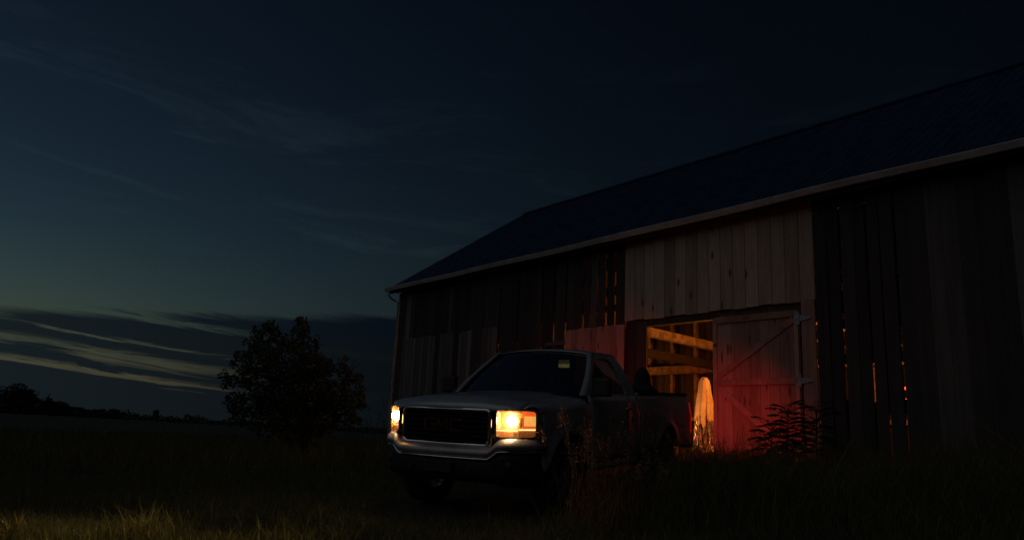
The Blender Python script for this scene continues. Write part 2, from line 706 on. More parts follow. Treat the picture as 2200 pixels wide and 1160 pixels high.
def run_planks(u0, u1, gaps, zt, mats, zb=-.12):
    edges = [(u0, 0.0)] + [g for g in gaps if u0 < g[0] < u1] + [(u1, 0.0)]
    for (a, ga), (b, gb) in zip(edges[:-1], edges[1:]):
        s, e = a + ga / 2, b - gb / 2
        n = max(1, round((e - s) / .262))
        cut = [s + (e - s) * i / n + (random.uniform(-.02, .02) if 0 < i < n else 0) for i in range(n + 1)]
        for i in range(n):
            if e - s < .02:
                continue
            m = mats(0.5 * (cut[i] + cut[i + 1]))
            small = random.choice((.001, .001, .002, .004, .006)) if n > 1 else 0
            lap = random.choice((0, 0, -.004))
            plank(front_wall, cut[i] + (small - .012 if i else 0), cut[i + 1] + .012 if i < n - 1 else cut[i + 1], (.012 + lap) if i % 2 else .0, zb + random.uniform(-.05, .03), zt, m, tilt=random.uniform(-.0015, .0015))


def mat_left(u):
    return M['grey_wood'] if random.random() < .06 else M['old_wood']


def mat_right(u):
    if 2.35 < u < 3.0 or 3.85 < u < 4.3:
        return M['grey_wood']
    return M['old_wood']


run_planks(B_L, -4.74, gaps_left, 5.22, mat_left)
run_planks(.33, B_R, gaps_right, 5.22, mat_right)
# a patch of newer grey boards nailed over the lower left part
u_ = -15.35
while u_ < -9.9:
    w_ = random.uniform(.20, .30)
    if u_ + w_ > -9.87:
        w_ = -9.87 - u_
    if w_ > .05:
        plank(front_wall, u_ + .004, u_ + w_ - .004, -.028, -.1, 3.42 + random.uniform(-.03, .03), M['grey_wood'] if random.random() < .72 else M['old_wood'], t=.022)
    u_ += w_
# unseen boards added inside to block parts of the light slits
for (ua, ub, za, zb_) in ((2.3, 4.5, 1.0, 1.2), (-10.2, -8.4, 2.95, 5.0), (-8.3, -7.0, 3.35, 5.0), (-10.0, -9.2, 2.35, 2.5), (-7.2, -5.95, 3.5, 4.9), (-5.8, -5.2, 3.9, 4.15)):
    plank(front_wall, ua, ub, .175, za, zb_, M['old_wood'], t=.022, straight=True)
for (uc, za, zb_) in ((.60, 0, 4.3), (.87, 0, 1.2), (.87, 2.85, 3.3), (.87, 3.75, 5.1), (1.39, 0, 1.15), (1.39, 1.95, 5.1), (1.64, .95, 5.1), (1.925, .95, 1.2), (1.925, 2.5, 5.1)):
    plank(front_wall, uc - .20, uc + .04, .20, za, zb_, M['old_wood'], t=.02, straight=True)
plank(front_wall, -7.64, -6.75, -.05, 2.70, 2.80, M['grey_wood'], t=.05)

# new boards over the door
n_new = 16
for i in range(n_new):
    a = -4.72 + i * (5.06 / n_new)
    plank(front_wall, a + .003, a + 5.06 / n_new - .003, -.03, 3.15 + .05 * math.sin(i * 1.7) * .3, 5.20, M['new_wood'], t=.028, straight=True)
plank(front_wall, -4.70, .30, .03, 3.21, 4.95, M['old_wood'], t=.02, straight=True)
# jamb board right of the doors
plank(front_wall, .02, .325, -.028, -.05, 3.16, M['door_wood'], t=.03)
plank(front_wall, -4.72, -4.38, .035, -.05, 3.1, M['old_wood'], t=.03, straight=True)
plank(front_wall, -4.38, -4.04, .033, -.05, 3.1, M['old_wood'], t=.03, straight=True)
hd = MB().span((-4.7, .02, 2.98), (.30, .20, 3.20)).span((-4.78, .02, -.05), (-4.62, .2, 2.98)).span((-.10, .02, -.05), (.16, .2, 2.98))
hd.build('header_beam', M['header'], barn)


# ---- doors
def door_leaf(u0, u1, v, z0, z1, nplank, braces):
    W_ = u1 - u0
    va, vb = (v - .052, v - .018) if braces else (v + .02, v + .05)
    rails = None
    for (za, zb_) in ((z1 - .14, z1 - .02), (1.50, 1.63), (z0 + .08, z0 + .2)):
        mb = MB().span((u0 + .02, va, za), (u1 - .02, vb, zb_))
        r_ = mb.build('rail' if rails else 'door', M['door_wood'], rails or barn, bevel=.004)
        rails = rails or r_
    w = W_ / nplank
    for i in range(nplank):
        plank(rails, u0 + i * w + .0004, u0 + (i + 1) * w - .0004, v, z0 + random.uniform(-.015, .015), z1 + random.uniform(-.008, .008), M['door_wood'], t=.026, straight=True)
    return rails


right_door = door_leaf(-2.08, -.03, -.012, .06, 2.99, 9, True)
right_door['label'] = 'closed right barn door leaf with diagonal braces, lit red'


def strap(parent, name, p, q, w, t, mat):
    mb = MB().bar(p, q, t, w, (0, 0, 1))
    return mb.build(name, mat, parent, bevel=.004)


def flat_bar(parent, name, p, q, w, v0, v1, mat):
    """A board in the door plane from p to q (u,z), v0..v1 thick."""
    p, q = Vector((p[0], 0, p[1])), Vector((q[0], 0, q[1]))
    d = (q - p).normalized()
    s = Vector((-d.z, 0, d.x)) * w / 2
    pts = [p - s, q - s, q + s, p + s]
    mb = MB()
    vs = [(a.x, v0, a.z) for a in pts] + [(a.x, v1, a.z) for a in pts]
    mb.add(vs, [(0, 1, 2, 3), (7, 6, 5, 4), (0, 4, 5, 1), (1, 5, 6, 2), (2, 6, 7, 3), (3, 7, 4, 0)])
    return mb.build(name, mat, parent, bevel=.004)


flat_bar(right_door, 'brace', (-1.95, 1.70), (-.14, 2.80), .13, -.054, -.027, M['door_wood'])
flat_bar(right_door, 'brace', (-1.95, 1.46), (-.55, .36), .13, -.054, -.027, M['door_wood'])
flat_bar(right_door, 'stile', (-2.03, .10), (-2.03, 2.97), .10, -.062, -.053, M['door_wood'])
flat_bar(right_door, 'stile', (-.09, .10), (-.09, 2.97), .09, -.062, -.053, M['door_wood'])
for z in (2.80, 1.56, .24):
    hg = MB().span((-.10, -.076, z - .13), (-.012, -.063, z + .13))
    hg.add([(-.012, -.068, z + .07), (.25, -.068, z + .018), (.25, -.068, z - .018), (-.012, -.068, z - .07),
            (-.012, -.044, z + .07), (.25, -.044, z + .018), (.25, -.044, z - .018), (-.012, -.044, z - .07)],
           [(0, 3, 2, 1), (4, 5, 6, 7), (0, 1, 5, 4), (1, 2, 6, 5), (2, 3, 7, 6), (3, 0, 4, 7)])
    hg.tube([(-.008, -.07, z - .13), (-.008, -.07, z + .13)], .011, 8)
    hg.build('hinge', M['galv'], right_door, bevel=.002)

left_door = door_leaf(-6.78, -4.66, -.10, .06, 3.07, 9, False)
left_door['label'] = 'left barn door leaf folded flat open against the wall'

# ---- timber frame inside
frame = MB().bar((-4.5, .25, 2.955), (-4.5, 5.1, 2.85), .2, .22).build('timber_frame', M['beam'], barn, bevel=.012)


def timber(name, a, b, mat=None):
    return MB().span(a, b).build(name, mat or M['beam'], frame, bevel=.010)


timber('beam', (-1.45, .25, 2.80), (-1.25, 5.0, 3.02))
MB().bar((-4.6, .25, 2.44), (-4.6, 5.1, 2.35), .2, .21).build('beam', M['dark_beam'], frame, bevel=.01)
timber('beam', (-13.5, 5.0, 2.38), (4.8, 5.24, 2.63))
for u_ in (-12.5, -4.55, -.05, 4.0):
    timber('post', (u_ - .11, 5.0, .0), (u_ + .11, 5.24, 2.38))
    timber('post', (u_ - .11, 5.0, 2.63), (u_ + .11, 5.24, 6.9))
    if u_ != -4.55:
        timber('beam', (u_ - .1, .25, 2.80), (u_ + .1, 5.0, 3.02))
        timber('post', (u_ - .11, .22, .0), (u_ + .11, .44, 2.80))
MB().bar((-4.55, 4.1, 2.8), (-4.55, 5.02, 1.6), .1, .12).build('brace', M['beam'], frame, bevel=.008)
MB().bar((-6.15, 5.1, 3.35), (-5.2, 5.1, 2.63), .1, .12).build('brace', M['beam'], frame, bevel=.008)
MB().bar((-6.2, 5.08, 2.38), (-5.3, 5.08, 3.0), .09, .11).build('brace', M['beam'], frame, bevel=.008)

# partition behind the bay: studs, a low rail, dark boards
part = MB().span((-13.5, 5.34, .95), (4.8, 5.40, 1.07)).build('partition_wall', M['beam'], barn)
u_ = -13.2
while u_ < 4.6:
    MB().span((u_ - .05, 5.41, 0), (u_ + .05, 5.53, 5.6)).build('stud', M['beam'], part)
    u_ += .93
u_ = -15.6
while u_ < 8.2:
    w_ = random.uniform(.24, .31)
    plank(part, u_ + .004, u_ + w_ - .004, 5.56, 0, 6.2 + random.uniform(-.1, .1), M['inner'] if u_ < -9.3 else M['old_wood'], t=.024)  # boards behind the left slits paled so the slits look lit
    u_ += w_

# back and end walls
bw = MB()
for z in (1.2, 3.4, 5.1):
    bw.span((B_L + .1, B_W - .17, z - .08), (B_R - .1, B_W - .05, z + .08))
back_wall = bw.build('back_wall', M['header'], barn)
u_ = B_L
while u_ < B_R - .1:
    plank(back_wall, u_ + .003, min(B_R, u_ + .30) - .003, B_W, -.3, 5.2, M['old_wood'], t=.026)
    u_ += .30


def gable_z(v):
    return 5.2 + (RIDGE_Z - .18 - 5.2) * (1 - abs(v - RIDGE_V) / (RIDGE_V + .1))


for uu in (B_L, B_R):
    gw = MB().span((uu - .05 if uu > 0 else uu, .1, 5.0), (uu if uu > 0 else uu + .05, B_W - .1, 5.16)).build('gable_wall', M['header'], barn)
    v_ = .02
    while v_ < B_W - .05:
        me = PLANK_MESHES[random.randrange(1, 5)]
        top = gable_z(min(max(v_ + .15, .1), B_W - .1))
        inst(me, 'plank', gw, (uu, v_ + .15, -.35), (.294, .026, top + .35), (0, 0, R(90) if uu > 0 else R(-90)), M['old_wood'])
        v_ += .30
    if uu < 0:   # pale boards added inside the far end wall so the slits glow
        v_ = .2
        while v_ < 5.4:
            inst(PLANK_MESHES[0], 'bounce_board', gw, (uu + .09, v_ + .14, 0), (.285, .02, 4.9), (0, 0, R(-90)), M['inner'])
            v_ += .29
# pale corner board at the far left
flat_bar(front_wall, 'corner_board', (B_L - .0, -.3), (B_L - .0, 5.15), .10, -.045, -.016, M['new_wood'])

# floor
fl = MB().span((B_L + .05, .05, -.4), (B_R - .05, B_W - .05, -.005))
tag(fl.build('barn_floor', M['concrete'], barn))

# ---- roof of ribbed steel panels
EV_V, EV_Z = -.38, 5.30
SLOPE = math.atan2(RIDGE_Z - EV_Z, RIDGE_V - EV_V)
RLEN = math.hypot(RIDGE_Z - EV_Z, RIDGE_V - EV_V)
roof = MB()
RU0, RU1 = -16.14, 8.95
back_e = 2 * RIDGE_V - EV_V
for (va, vb) in ((EV_V + .06, RIDGE_V), (back_e - .06, RIDGE_V)):
    za = EV_Z - .05 + .06 * math.tan(SLOPE)
    roof.add([(RU0 + .03, va, za), (RU1 - .03, va, za), (RU1 - .03, vb, RIDGE_Z - .05), (RU0 + .03, vb, RIDGE_Z - .05),
              (RU0 + .03, va, za - .03), (RU1 - .03, va, za - .03), (RU1 - .03, vb, RIDGE_Z - .08), (RU0 + .03, vb, RIDGE_Z - .08)],
             [(0, 1, 2, 3), (7, 6, 5, 4), (0, 4, 5, 1), (1, 5, 6, 2), (2, 6, 7, 3), (3, 7, 4, 0)])
roof = roof.build('roof', M['header'], barn)
PW = (RU1 - RU0) / 27
pm = MB()
prof = []
nr = 4
for k in range(nr):
    b = k * PW / nr
    prof += [(b, 0), (b + .02, .026), (b + .045, .026), (b + .065, 0), (b + .135, 0), (b + .142, .005), (b + .155, .005), (b + .162, 0)]
prof.append((PW - .001, 0))
pm.grid([[(x, 0, z - .02) for x, z in prof], [(x, RLEN * .5, z - .028) for x, z in prof], [(x, RLEN, z - .02) for x, z in prof]])
panel_me = bpy.data.meshes.new('roof_panel')
panel_me.from_pydata(pm.v, [], pm.f)
panel_me.materials.append(M['roof'])
for k in range(27):
    u_ = RU0 + k * PW
    dz = random.uniform(-.003, .003)
    inst(panel_me, 'roof_panel', roof, (u_, EV_V, EV_Z + dz), (1, 1, 1), (SLOPE, 0, 0))
    inst(panel_me, 'roof_panel', roof, (u_ + PW, back_e, EV_Z + dz), (1, 1, 1), (SLOPE, 0, math.pi))
rc = MB().grid([[(RU0 - .02, RIDGE_V - .2, RIDGE_Z - .095), (RU0 - .02, RIDGE_V, RIDGE_Z + .055), (RU0 - .02, RIDGE_V + .2, RIDGE_Z - .095)],
                [(RU1, RIDGE_V - .2, RIDGE_Z - .095), (RU1, RIDGE_V, RIDGE_Z + .055), (RU1, RIDGE_V + .2, RIDGE_Z - .095)]])
rc.build('ridge_cap', M['roof'], roof, solid=.006)
for uu in (RU0, RU1):
    for (va, vb) in ((EV_V, RIDGE_V), (back_e, RIDGE_V)):
        MB().bar((uu, va, EV_Z - .06), (uu, vb, RIDGE_Z - .06), .03, .11).build('rake_trim', M['roof'], roof)

# rafters' ends and soffit board, gutter with downspout
gt = MB()
gv = EV_V - .06
sec = [(gv + .06, EV_Z + .005), (gv + .055, EV_Z - .10), (gv + .02, EV_Z - .125), (gv - .035, EV_Z - .125), (gv - .055, EV_Z - .07), (gv - .075, EV_Z - .02), (gv - .075, EV_Z + .0), (gv - .06, EV_Z + .002)]
rows = []
for k in range(28):
    t = k / 27
    u_ = RU0 - .02 + (RU1 + .02 - RU0) * t
    sag = .018 * math.sin(k * 1.1) + .012 * math.sin(k * .37 + 1)
    rows.append([(u_, a, b + sag * .6) for a, b in sec])
gt.grid(rows)
gutter = gt.build('gutter', M['gutter'], barn, solid=.004)
MB().span((RU0, EV_V + .03, EV_Z - .19), (RU1, EV_V + .055, EV_Z - .01)).build('fascia', M['header'], gutter)
MB().span((RU0 + .03, EV_V + .06, EV_Z - .10), (RU1 - .03, .02, EV_Z - .08)).build('soffit', M['header'], gutter)
dsp = MB().tube([(B_L - .16, gv, EV_Z - .12), (B_L - .16, gv, EV_Z - .26), (B_L - .13, gv + .12, EV_Z - .38), (B_L - .085, -.03, EV_Z - .5), (B_L - .085, -.03, 1.0), (B_L - .085, -.03, -.1)], .04, 8)
dsp.build('downspout', M['gutter'], gutter, smooth=True)


# ------------------------------------------------------------------ lantern standing just inside the door (hidden from here by the truck)
LAN = (-3.62, .25)
crate = empty('crate', BARN_O + U * LAN[0] + V * LAN[1], BARN_A)
tag(crate, 'slatted wooden crate under the lantern behind the truck tail', 'crate')
for z in (.0, .13, .26, .39):
    for sx in (-1, 1):
        MB().span((sx * .2 - .008, -.19, z + .01), (sx * .2 + .008, .19, z + .10)).build('slat', M['beam'], crate)
        MB().span((-.19, sx * .2 - .008, z + .01), (.19, sx * .2 + .008, z + .10)).build('slat', M['beam'], crate)
for sx in (-1, 1):
    for sy in (-1, 1):
        MB().span((sx * .18 - .012, sy * .18 - .012, 0), (sx * .18 + .012, sy * .18 + .012, .49)).build('corner_post', M['beam'], crate)
MB().span((-.205, -.205, .492), (.205, .205, .51)).build('top_board', M['beam'], crate)
lant = empty('lantern', BARN_O + U * LAN[0] + V * LAN[1] + Vector((0, 0, .512)), BARN_A)
tag(lant, 'lit camping lantern on a crate behind the truck tail', 'lantern')
M['lamp_glass'] = emat('lantern_globe', (1.0, .55, .18), 6.0)
MB().lathe([(.0, 0), (.08, 0), (.085, .02), (.08, .07), (.05, .085)], 'z', (0, 0, 0), 16).build('base', M['plastic'], lant, smooth=False)
MB().lathe([(.045, .085), (.06, .13), (.062, .19), (.045, .24)], 'z', (0, 0, 0), 16).build('globe', M['lamp_glass'], lant, smooth=True)
MB().lathe([(.055, .24), (.075, .25), (.05, .29), (.0, .30)], 'z', (0, 0, 0), 16).build('cap', M['plastic'], lant, smooth=False)
MB().tube([(.08 * math.cos(t), 0, .2 + .17 * math.sin(t)) for t in np.linspace(0, math.pi, 12)], .004, 6).build('handle', M['galv'], lant)
lamp('lantern_light', 'POINT', (0, 0, .36), 30, (1.0, .43, .10), lant, .05)

# caged work lamp hung inside behind the closed door leaf
wl = empty('work_lamp', BARN_O + U * -1.35 + V * 1.15 + Vector((0, 0, 2.2)), BARN_A)
tag(wl, 'lit work lamp hanging inside the barn behind the closed door', 'lamp', 'work lamps hung inside the barn')
MB().lathe([(.0, .0), (.03, .005), (.038, .03), (.03, .07), (.018, .09)], 'z', (0, 0, 0), 14).build('bulb', M['lamp_glass'], wl, smooth=True)
MB().lathe([(.02, .085), (.024, .09), (.024, .17), (.0, .18)], 'z', (0, 0, 0), 12).build('socket', M['plastic'], wl)
MB().tube([(0, 0, .17), (0, 0, .62)], .005, 6).build('cord', M['plastic'], wl)
for k in range(4):
    a = k * math.pi / 2
    MB().tube([(.026 * math.cos(a), .026 * math.sin(a), .1), (.06 * math.cos(a), .06 * math.sin(a), .04), (.045 * math.cos(a), .045 * math.sin(a), -.03), (0, 0, -.05)], .003, 5).build('cage_wire', M['galv'], wl)
lamp('work_lamp_light', 'POINT', (0, 0, .03), 600, (1.0, .29, .04), wl, .05)

wl2 = wl.copy()
COL.objects.link(wl2)
wl2.location = BARN_O + U * -11.2 + V * 3.1 + Vector((0, 0, 2.0))
wl2['label'] = 'lit work lamp hanging deep in the left bay of the barn, behind the boards'
for ch in list(wl.children):
    c_ = ch.copy()
    COL.objects.link(c_)
    c_.parent = wl2
timber('beam', (-11.3, .25, 2.80), (-11.1, 5.0, 3.02))
for ch in wl2.children:
    if ch.type == 'LIGHT':
        ch.data = ch.data.copy()
        ch.data.energy = 620

# ------------------------------------------------------------------ pickup truck
truck = empty('pickup_truck')
Rt = Matrix.Rotation(TRUCK_YAW, 4, 'Z') @ Matrix.Rotation(TRUCK_PITCH, 4, 'X') @ Matrix.Rotation(TRUCK_ROLL, 4, 'Y')
truck.matrix_world = Matrix.Translation(TRUCK_LOC) @ Rt
tag(truck, 'silver pickup truck with lit headlights parked before the barn door', 'pickup truck')
# truck frame: front at y=0, +y to the tail, +x is the driver's side (right in the photo), ground z=0
FW_Y, RW_Y, WR = .98, 4.22, .395
CAB_R, TAIL = 3.12, 5.42


def yf(x):
    x = abs(x)
    return .05 * (x / .6) ** 2 if x < .6 else .05 + .28 * ((x - .6) / .38) ** 2 + .16 * (x - .6)


def half_w(y, z):
    w = .985
    if z > .95:
        w -= .052 * ((z - .95) / .33) ** 2
    if z < .75:
        w -= .035 * ((.75 - z) / .3) ** 2
    if y < .95:
        w -= .05 * ((.95 - y) / .6) ** 2
    for c in (FW_Y, RW_Y):
        r = math.hypot(y - c, z - .40)
        w += .028 * math.exp(-((r - .50) / .075) ** 2)
    w += .012 * math.exp(-((z - 1.0) / .03) ** 2)
    return w


def zbot(y, base=.47):
    z = base
    for c in (FW_Y, RW_Y):
        d = abs(y - c)
        if d < .485:
            z = max(z, .40 + math.sqrt(.485 ** 2 - d * d))
    return z


def hood_z(x, y):
    f0 = yf(x)
    t = max(0, min(1, (y - f0) / (1.46 - f0)))
    z = 1.145 + .075 * min(1, (t / .10)) ** .6 + .075 * t
    a = abs(x)
    z -= .055 * (a / .92) ** 3
    dome = 1 / (1 + math.exp((a - .50) / .035))
    z += .022 * dome * min(1, t * 6)
    return z


def both(fn, name, mat, parent=None, **kw):
    """Build a left/right pair of a part from one MB."""
    mb = fn
    a = mb.build(name, mat, parent or truck, **kw)
    b = mb.mirror().build(name, mat, parent or truck, **kw)
    return a, b


# hood
rows = []
for x in np.linspace(-.82, .82, 35):
    row = []
    for t in (0, .02, .05, .1, .18, .3, .45, .6, .75, .88, 1.0):
        ye = 1.46 + .05 * (abs(x) / .82) ** 2
        y = yf(x) + .005 + (ye - yf(x)) * t
        row.append((x, y, hood_z(x, y) - (.03 if t == 0 else 0)))
    rows.append(row)
hood = MB().grid(rows).build('hood', M['paint'], truck, smooth=True, solid=.004)

# front fenders
fm = MB()
ylist = [0, .05, .1, .16, .22, .27, .31, .35, .40, .46, .52, .58, .64, .70, .76, .82, .88, .94, 1.0]
zrel = [0, .08, .17, .28, .4, .52, .64, .76, .88, 1.0]
rows = []
Y0, Y1 = .40, 1.52
for t in ylist:
    row = []
    for x in (.823, .86, .905, .94):
        ys = yf(x) + .02
        y = ys + (Y1 - ys) * t
        row.append((x, y, hood_z(.82, y) - .002 - .10 * max(0, x - .83) - 7 * max(0, x - .86) ** 2))
    y = Y0 + (Y1 - Y0) * t
    zt = hood_z(.82, y) - .085
    zb_ = zbot(y)
    for k in zrel:
        z = zt + (zb_ - zt) * k
        row.append((half_w(y, z), y, z))
    rows.append(row)
fm.grid(rows)
both(fm, 'front_fender', M['paint'], smooth=True, solid=.004)


# cab lower side: cab corner + door as panels
def side_panel(y0, y1, zt_f, base, n, outset=0.0, rowsn=10):
    rows = []
    ys = list(np.linspace(y0, y1, n))
    for y in ys:
        zb_ = zbot(y, base)
        zt = zt_f(y)
        rows.append([(half_w(y, zt + (zb_ - zt) * k) + outset, y, zt + (zb_ - zt) * k) for k in np.linspace(0, 1, rowsn)])
    return MB().grid(rows)


BELT = 1.285
doors = both(side_panel(1.535, 2.84, lambda y: BELT, .52, 12), 'door', M['paint'], smooth=True, solid=.004)
both(side_panel(2.852, CAB_R, lambda y: BELT, .52, 5), 'cab_corner', M['paint'], smooth=True, solid=.004)
both(MB().grid([[(half_w(y, .5), y, .515), (half_w(y, .48) - .01, y, .44), (half_w(y, .45) - .08, y, .40)] for y in np.linspace(1.46, CAB_R, 8)]), 'rocker_panel', M['paint'], smooth=True, solid=.004)
for d, s in zip(doors, (1, -1)):
    hm = MB().span((s * .975, 2.62, 1.105), (s * 1.005, 2.80, 1.135))
    hm.build('door_handle', M['chrome'], d, bevel=.008)


# greenhouse side frames with window openings
def gx(z):
    return .928 - .24 * ((z - BELT) / .52) ** 1.15 if z > BELT else .928


outer = [(1.50, BELT), (1.62, 1.375), (1.80, 1.515), (1.98, 1.65), (2.14, 1.755), (2.26, 1.80), (2.45, 1.815), (2.65, 1.815), (2.84, 1.80), (2.95, 1.76), (3.02, 1.66), (3.06, 1.54), (3.09, 1.42), (CAB_R, BELT), (2.86, BELT), (2.6, BELT), (2.2, BELT), (1.8, BELT)]
inner = [(1.72, 1.325), (1.76, 1.375), (1.87, 1.49), (2.01, 1.61), (2.15, 1.70), (2.27, 1.735), (2.43, 1.75), (2.56, 1.75), (2.66, 1.735), (2.72, 1.70), (2.755, 1.62), (2.78, 1.52), (2.80, 1.41), (2.81, 1.335), (2.76, 1.31), (2.55, 1.31), (2.2, 1.31), (1.82, 1.31)]
gm = MB()
gm.grid([[(gx(z), y, z) for y, z in outer], [(gx(z) - .004, y, z) for y, z in inner], [(gx(z) - .03, y, z) for y, z in inner]], True)
both(gm, 'window_frame', M['paint'], smooth=False, solid=.004)
wm = MB()
cy_, cz_ = 2.3, 1.53
rw = [[(gx(z) - .022, y, z) for y, z in inner], [(gx(z * .5 + cz_ * .5) - .018, y * .5 + cy_ * .5, z * .5 + cz_ * .5) for y, z in inner], [(gx(z * .02 + cz_ * .98) - .016, y * .02 + cy_ * .98, z * .02 + cz_ * .98) for y, z in inner]]
wm.grid(rw, True)
wa = wm.build('side_window', M['glass'], doors[0], smooth=True)
wb = wm.mirror().build('side_window', M['glass'], doors[1], smooth=True)

# roof and A pillars
rows = []
for x in np.linspace(-1, 1, 21):
    row = []
    for t in np.linspace(0, 1, 11):
        y0 = 2.10 + .10 * x * x
        y = y0 + (3.03 - .05 * x * x - y0) * t
        z = 1.872 - .055 * abs(x) ** 2.6 - .035 * (1 - min(1, t * 3)) ** 2 - .03 * max(0, (t - .75) / .25) ** 2
        row.append((x * .69, y, z))
    rows.append(row)
MB().grid(rows).build('roof', M['paint'], truck, smooth=True, solid=.006)


def pillar(a, b, w):
    rows = []
    for t in np.linspace(0, 1, 7):
        p = Vector(a).lerp(Vector(b), t)
        p.x += .03 * math.sin(math.pi * t)
        rows.append([p + Vector((-w, -.02, 0)), p + Vector((w * .4, .0, 0)), p + Vector((w * .6, .08, -.01)), p + Vector((-w, .06, -.01))])
    return MB().grid(rows, True)


both(pillar((.885, 1.50, 1.285), (.665, 2.19, 1.825), .035), 'windshield_pillar', M['paint'], smooth=True)

# windshield and rear window
rows = []
for x in np.linspace(-1, 1, 17):
    row = []
    for t in np.linspace(0, 1, 9):
        hw = .86 + (.645 - .86) * t
        y = 1.44 + .10 * x * x + (2.115 + .09 * x * x - 1.44 - .10 * x * x) * t
        z = 1.275 - .012 * x * x + (1.845 - .045 * x * x - 1.275 + .012 * x * x) * t
        row.append((x * hw, y + .02, z + .015 * math.sin(math.pi * t)))
    rows.append(row)
windshield = MB().grid(rows).build('windshield', M['glass'], truck, smooth=True)
rows = [[(x * (.80 - .16 * t), CAB_R - .03 - .10 * t, 1.29 + .50 * t) for t in np.linspace(0, 1, 5)] for x in np.linspace(-1, 1, 9)]
MB().grid(rows).build('rear_window', M['glass'], truck, smooth=True)
cb = MB().grid([[(x, CAB_R - .005 - .03 * (x / .93) ** 4, z) for z in np.linspace(.55, 1.29, 5)] for x in np.linspace(-.93, .93, 9)])
cb.build('cab_back', M['paint'], truck, smooth=True, solid=.006)
# cowl and wipers
MB().grid([[(x, 1.45 + .05 * (x / .82) ** 2, hood_z(x, 1.46) - .03), (x, 1.53 + .1 * (x / .86) ** 2, 1.262)] for x in np.linspace(-.86, .86, 11)]).build('cowl', M['plastic'], truck, smooth=True)
for a, b in (((.05, 1.47, 1.292), (.62, 1.535, 1.318)), ((-.62, 1.52, 1.292), (-.05, 1.50, 1.33))):
    MB().bar(a, b, .015, .012).build('wiper', M['plastic'], truck)

# cabin
cabin = MB().span((-.84, 1.62, .97), (.84, 1.95, 1.20)).build('dashboard', M['interior'], truck, bevel=.05)
st = MB()
st.lathe([(.175 + .014 * math.cos(t), .014 * math.sin(t)) for t in np.linspace(0, 2 * math.pi, 9)], 'y', (0, 0, 0), 24)
st.bar((-.17, 0, 0), (.17, 0, 0), .02, .04).bar((0, 0, -.16), (0, 0, 0), .02, .04)
sw = st.build('steering_wheel', M['interior'], truck, smooth=True)
sw.location = (.40, 2.02, 1.17)
sw.rotation_euler = (R(-25), 0, 0)
for x in (-.42, .0, .42):
    s1 = MB().span((x - .20, 2.20, .80), (x + .20, 2.75, .95)).add([], [])
    s1.bar((x, 2.68, .9), (x, 2.86, 1.45), .38, .14, (0, 1, 0))
    seat = s1.build('seat', M['interior'], truck, bevel=.04)
    MB().span((x - .12, 2.80, 1.47), (x + .12, 2.89, 1.64)).build('headrest', M['interior'], seat, bevel=.03)
MB().span((-.93, 1.50, .50), (.93, 3.05, .58)).build('cab_floor', M['interior'], truck)
MB().grid([[(x, y, 1.80 - .05 * abs(x / .66) ** 2.6) for y in np.linspace(2.2, 2.98, 5)] for x in np.linspace(-.66, .66, 9)]).build('headliner', M['interior'], truck, smooth=True)
# inside mirror and driver's sun visor with its lit lamp strip
MB().span((-.12, 2.09, 1.66), (.12, 2.115, 1.73)).build('inside_mirror', M['plastic'], truck, bevel=.01)
visor = MB().span((.14, 2.19, 1.595), (.46, 2.205, 1.78)).build('sun_visor', M['interior'], truck, bevel=.006)
M['visor_hi'] = emat('visor_lamp_lower', (1.0, .86, .30), .30)
M['visor_lo'] = emat('visor_lamp_upper', (1.0, .66, .2), .08)
MB().span((.235, 2.176, 1.625), (.385, 2.188, 1.672)).build('visor_lamp', M['visor_hi'], visor)
MB().span((.235, 2.178, 1.675), (.385, 2.188, 1.722)).build('visor_lamp', M['visor_lo'], visor)
for x in (-.40,):
    MB().span((x - .17, 2.19, 1.72), (x + .17, 2.33, 1.735)).build('sun_visor', M['interior'], truck, bevel=.005)

# door mirrors
mm = MB().span((.97, 1.60, 1.275), (1.175, 1.70, 1.49))
mm.bar((.90, 1.64, 1.285), (1.0, 1.65, 1.30), .06, .05)
for o in both(mm, 'door_mirror', M['plastic'], bevel=.025):
    pass

# bed
def rail_z(y):
    return 1.335


bs = both(side_panel(CAB_R + .04, TAIL - .01, lambda y: 1.31, .55, 34, rowsn=12), 'bed_side', M['paint'], smooth=True, solid=.004)
for o, s in zip(bs, (1, -1)):
    MB().span((s * .845, CAB_R + .05, 1.312), (s * .937, TAIL - .02, 1.345)).build('bed_rail', M['plastic'], o, bevel=.012)
    MB().span((s * .82, CAB_R + .06, .86), (s * .845, TAIL - .04, 1.311)).build('bed_inner_wall', M['paint'], o)
    MB().span((s * .60, RW_Y - .45, .86), (s * .82, RW_Y + .45, 1.05)).build('wheel_tub', M['paint'], o, bevel=.03)
MB().span((-.82, CAB_R + .05, .80), (.82, TAIL - .06, .86)).build('bed_floor', M['plastic'], truck)
MB().span((-.935, CAB_R + .035, .60), (.935, CAB_R + .06, 1.33)).build('bed_front_wall', M['paint'], truck, bevel=.006)
tg = MB().span((-.86, TAIL - .03, .76), (.86, TAIL + .02, 1.335)).build('tailgate', M['paint'], truck, bevel=.012)
MB().span((-.15, TAIL + .021, 1.14), (.15, TAIL + .035, 1.22)).build('tailgate_handle', M['plastic'], tg, bevel=.006)
rb = MB().span((-.97, TAIL - .02, .50), (.97, TAIL + .16, .66)).build('rear_bumper', M['plastic'], truck, bevel=.03)
MB().span((-.45, TAIL - .02, .661), (.45, TAIL + .14, .675)).build('step_pad', M['plastic'], rb)

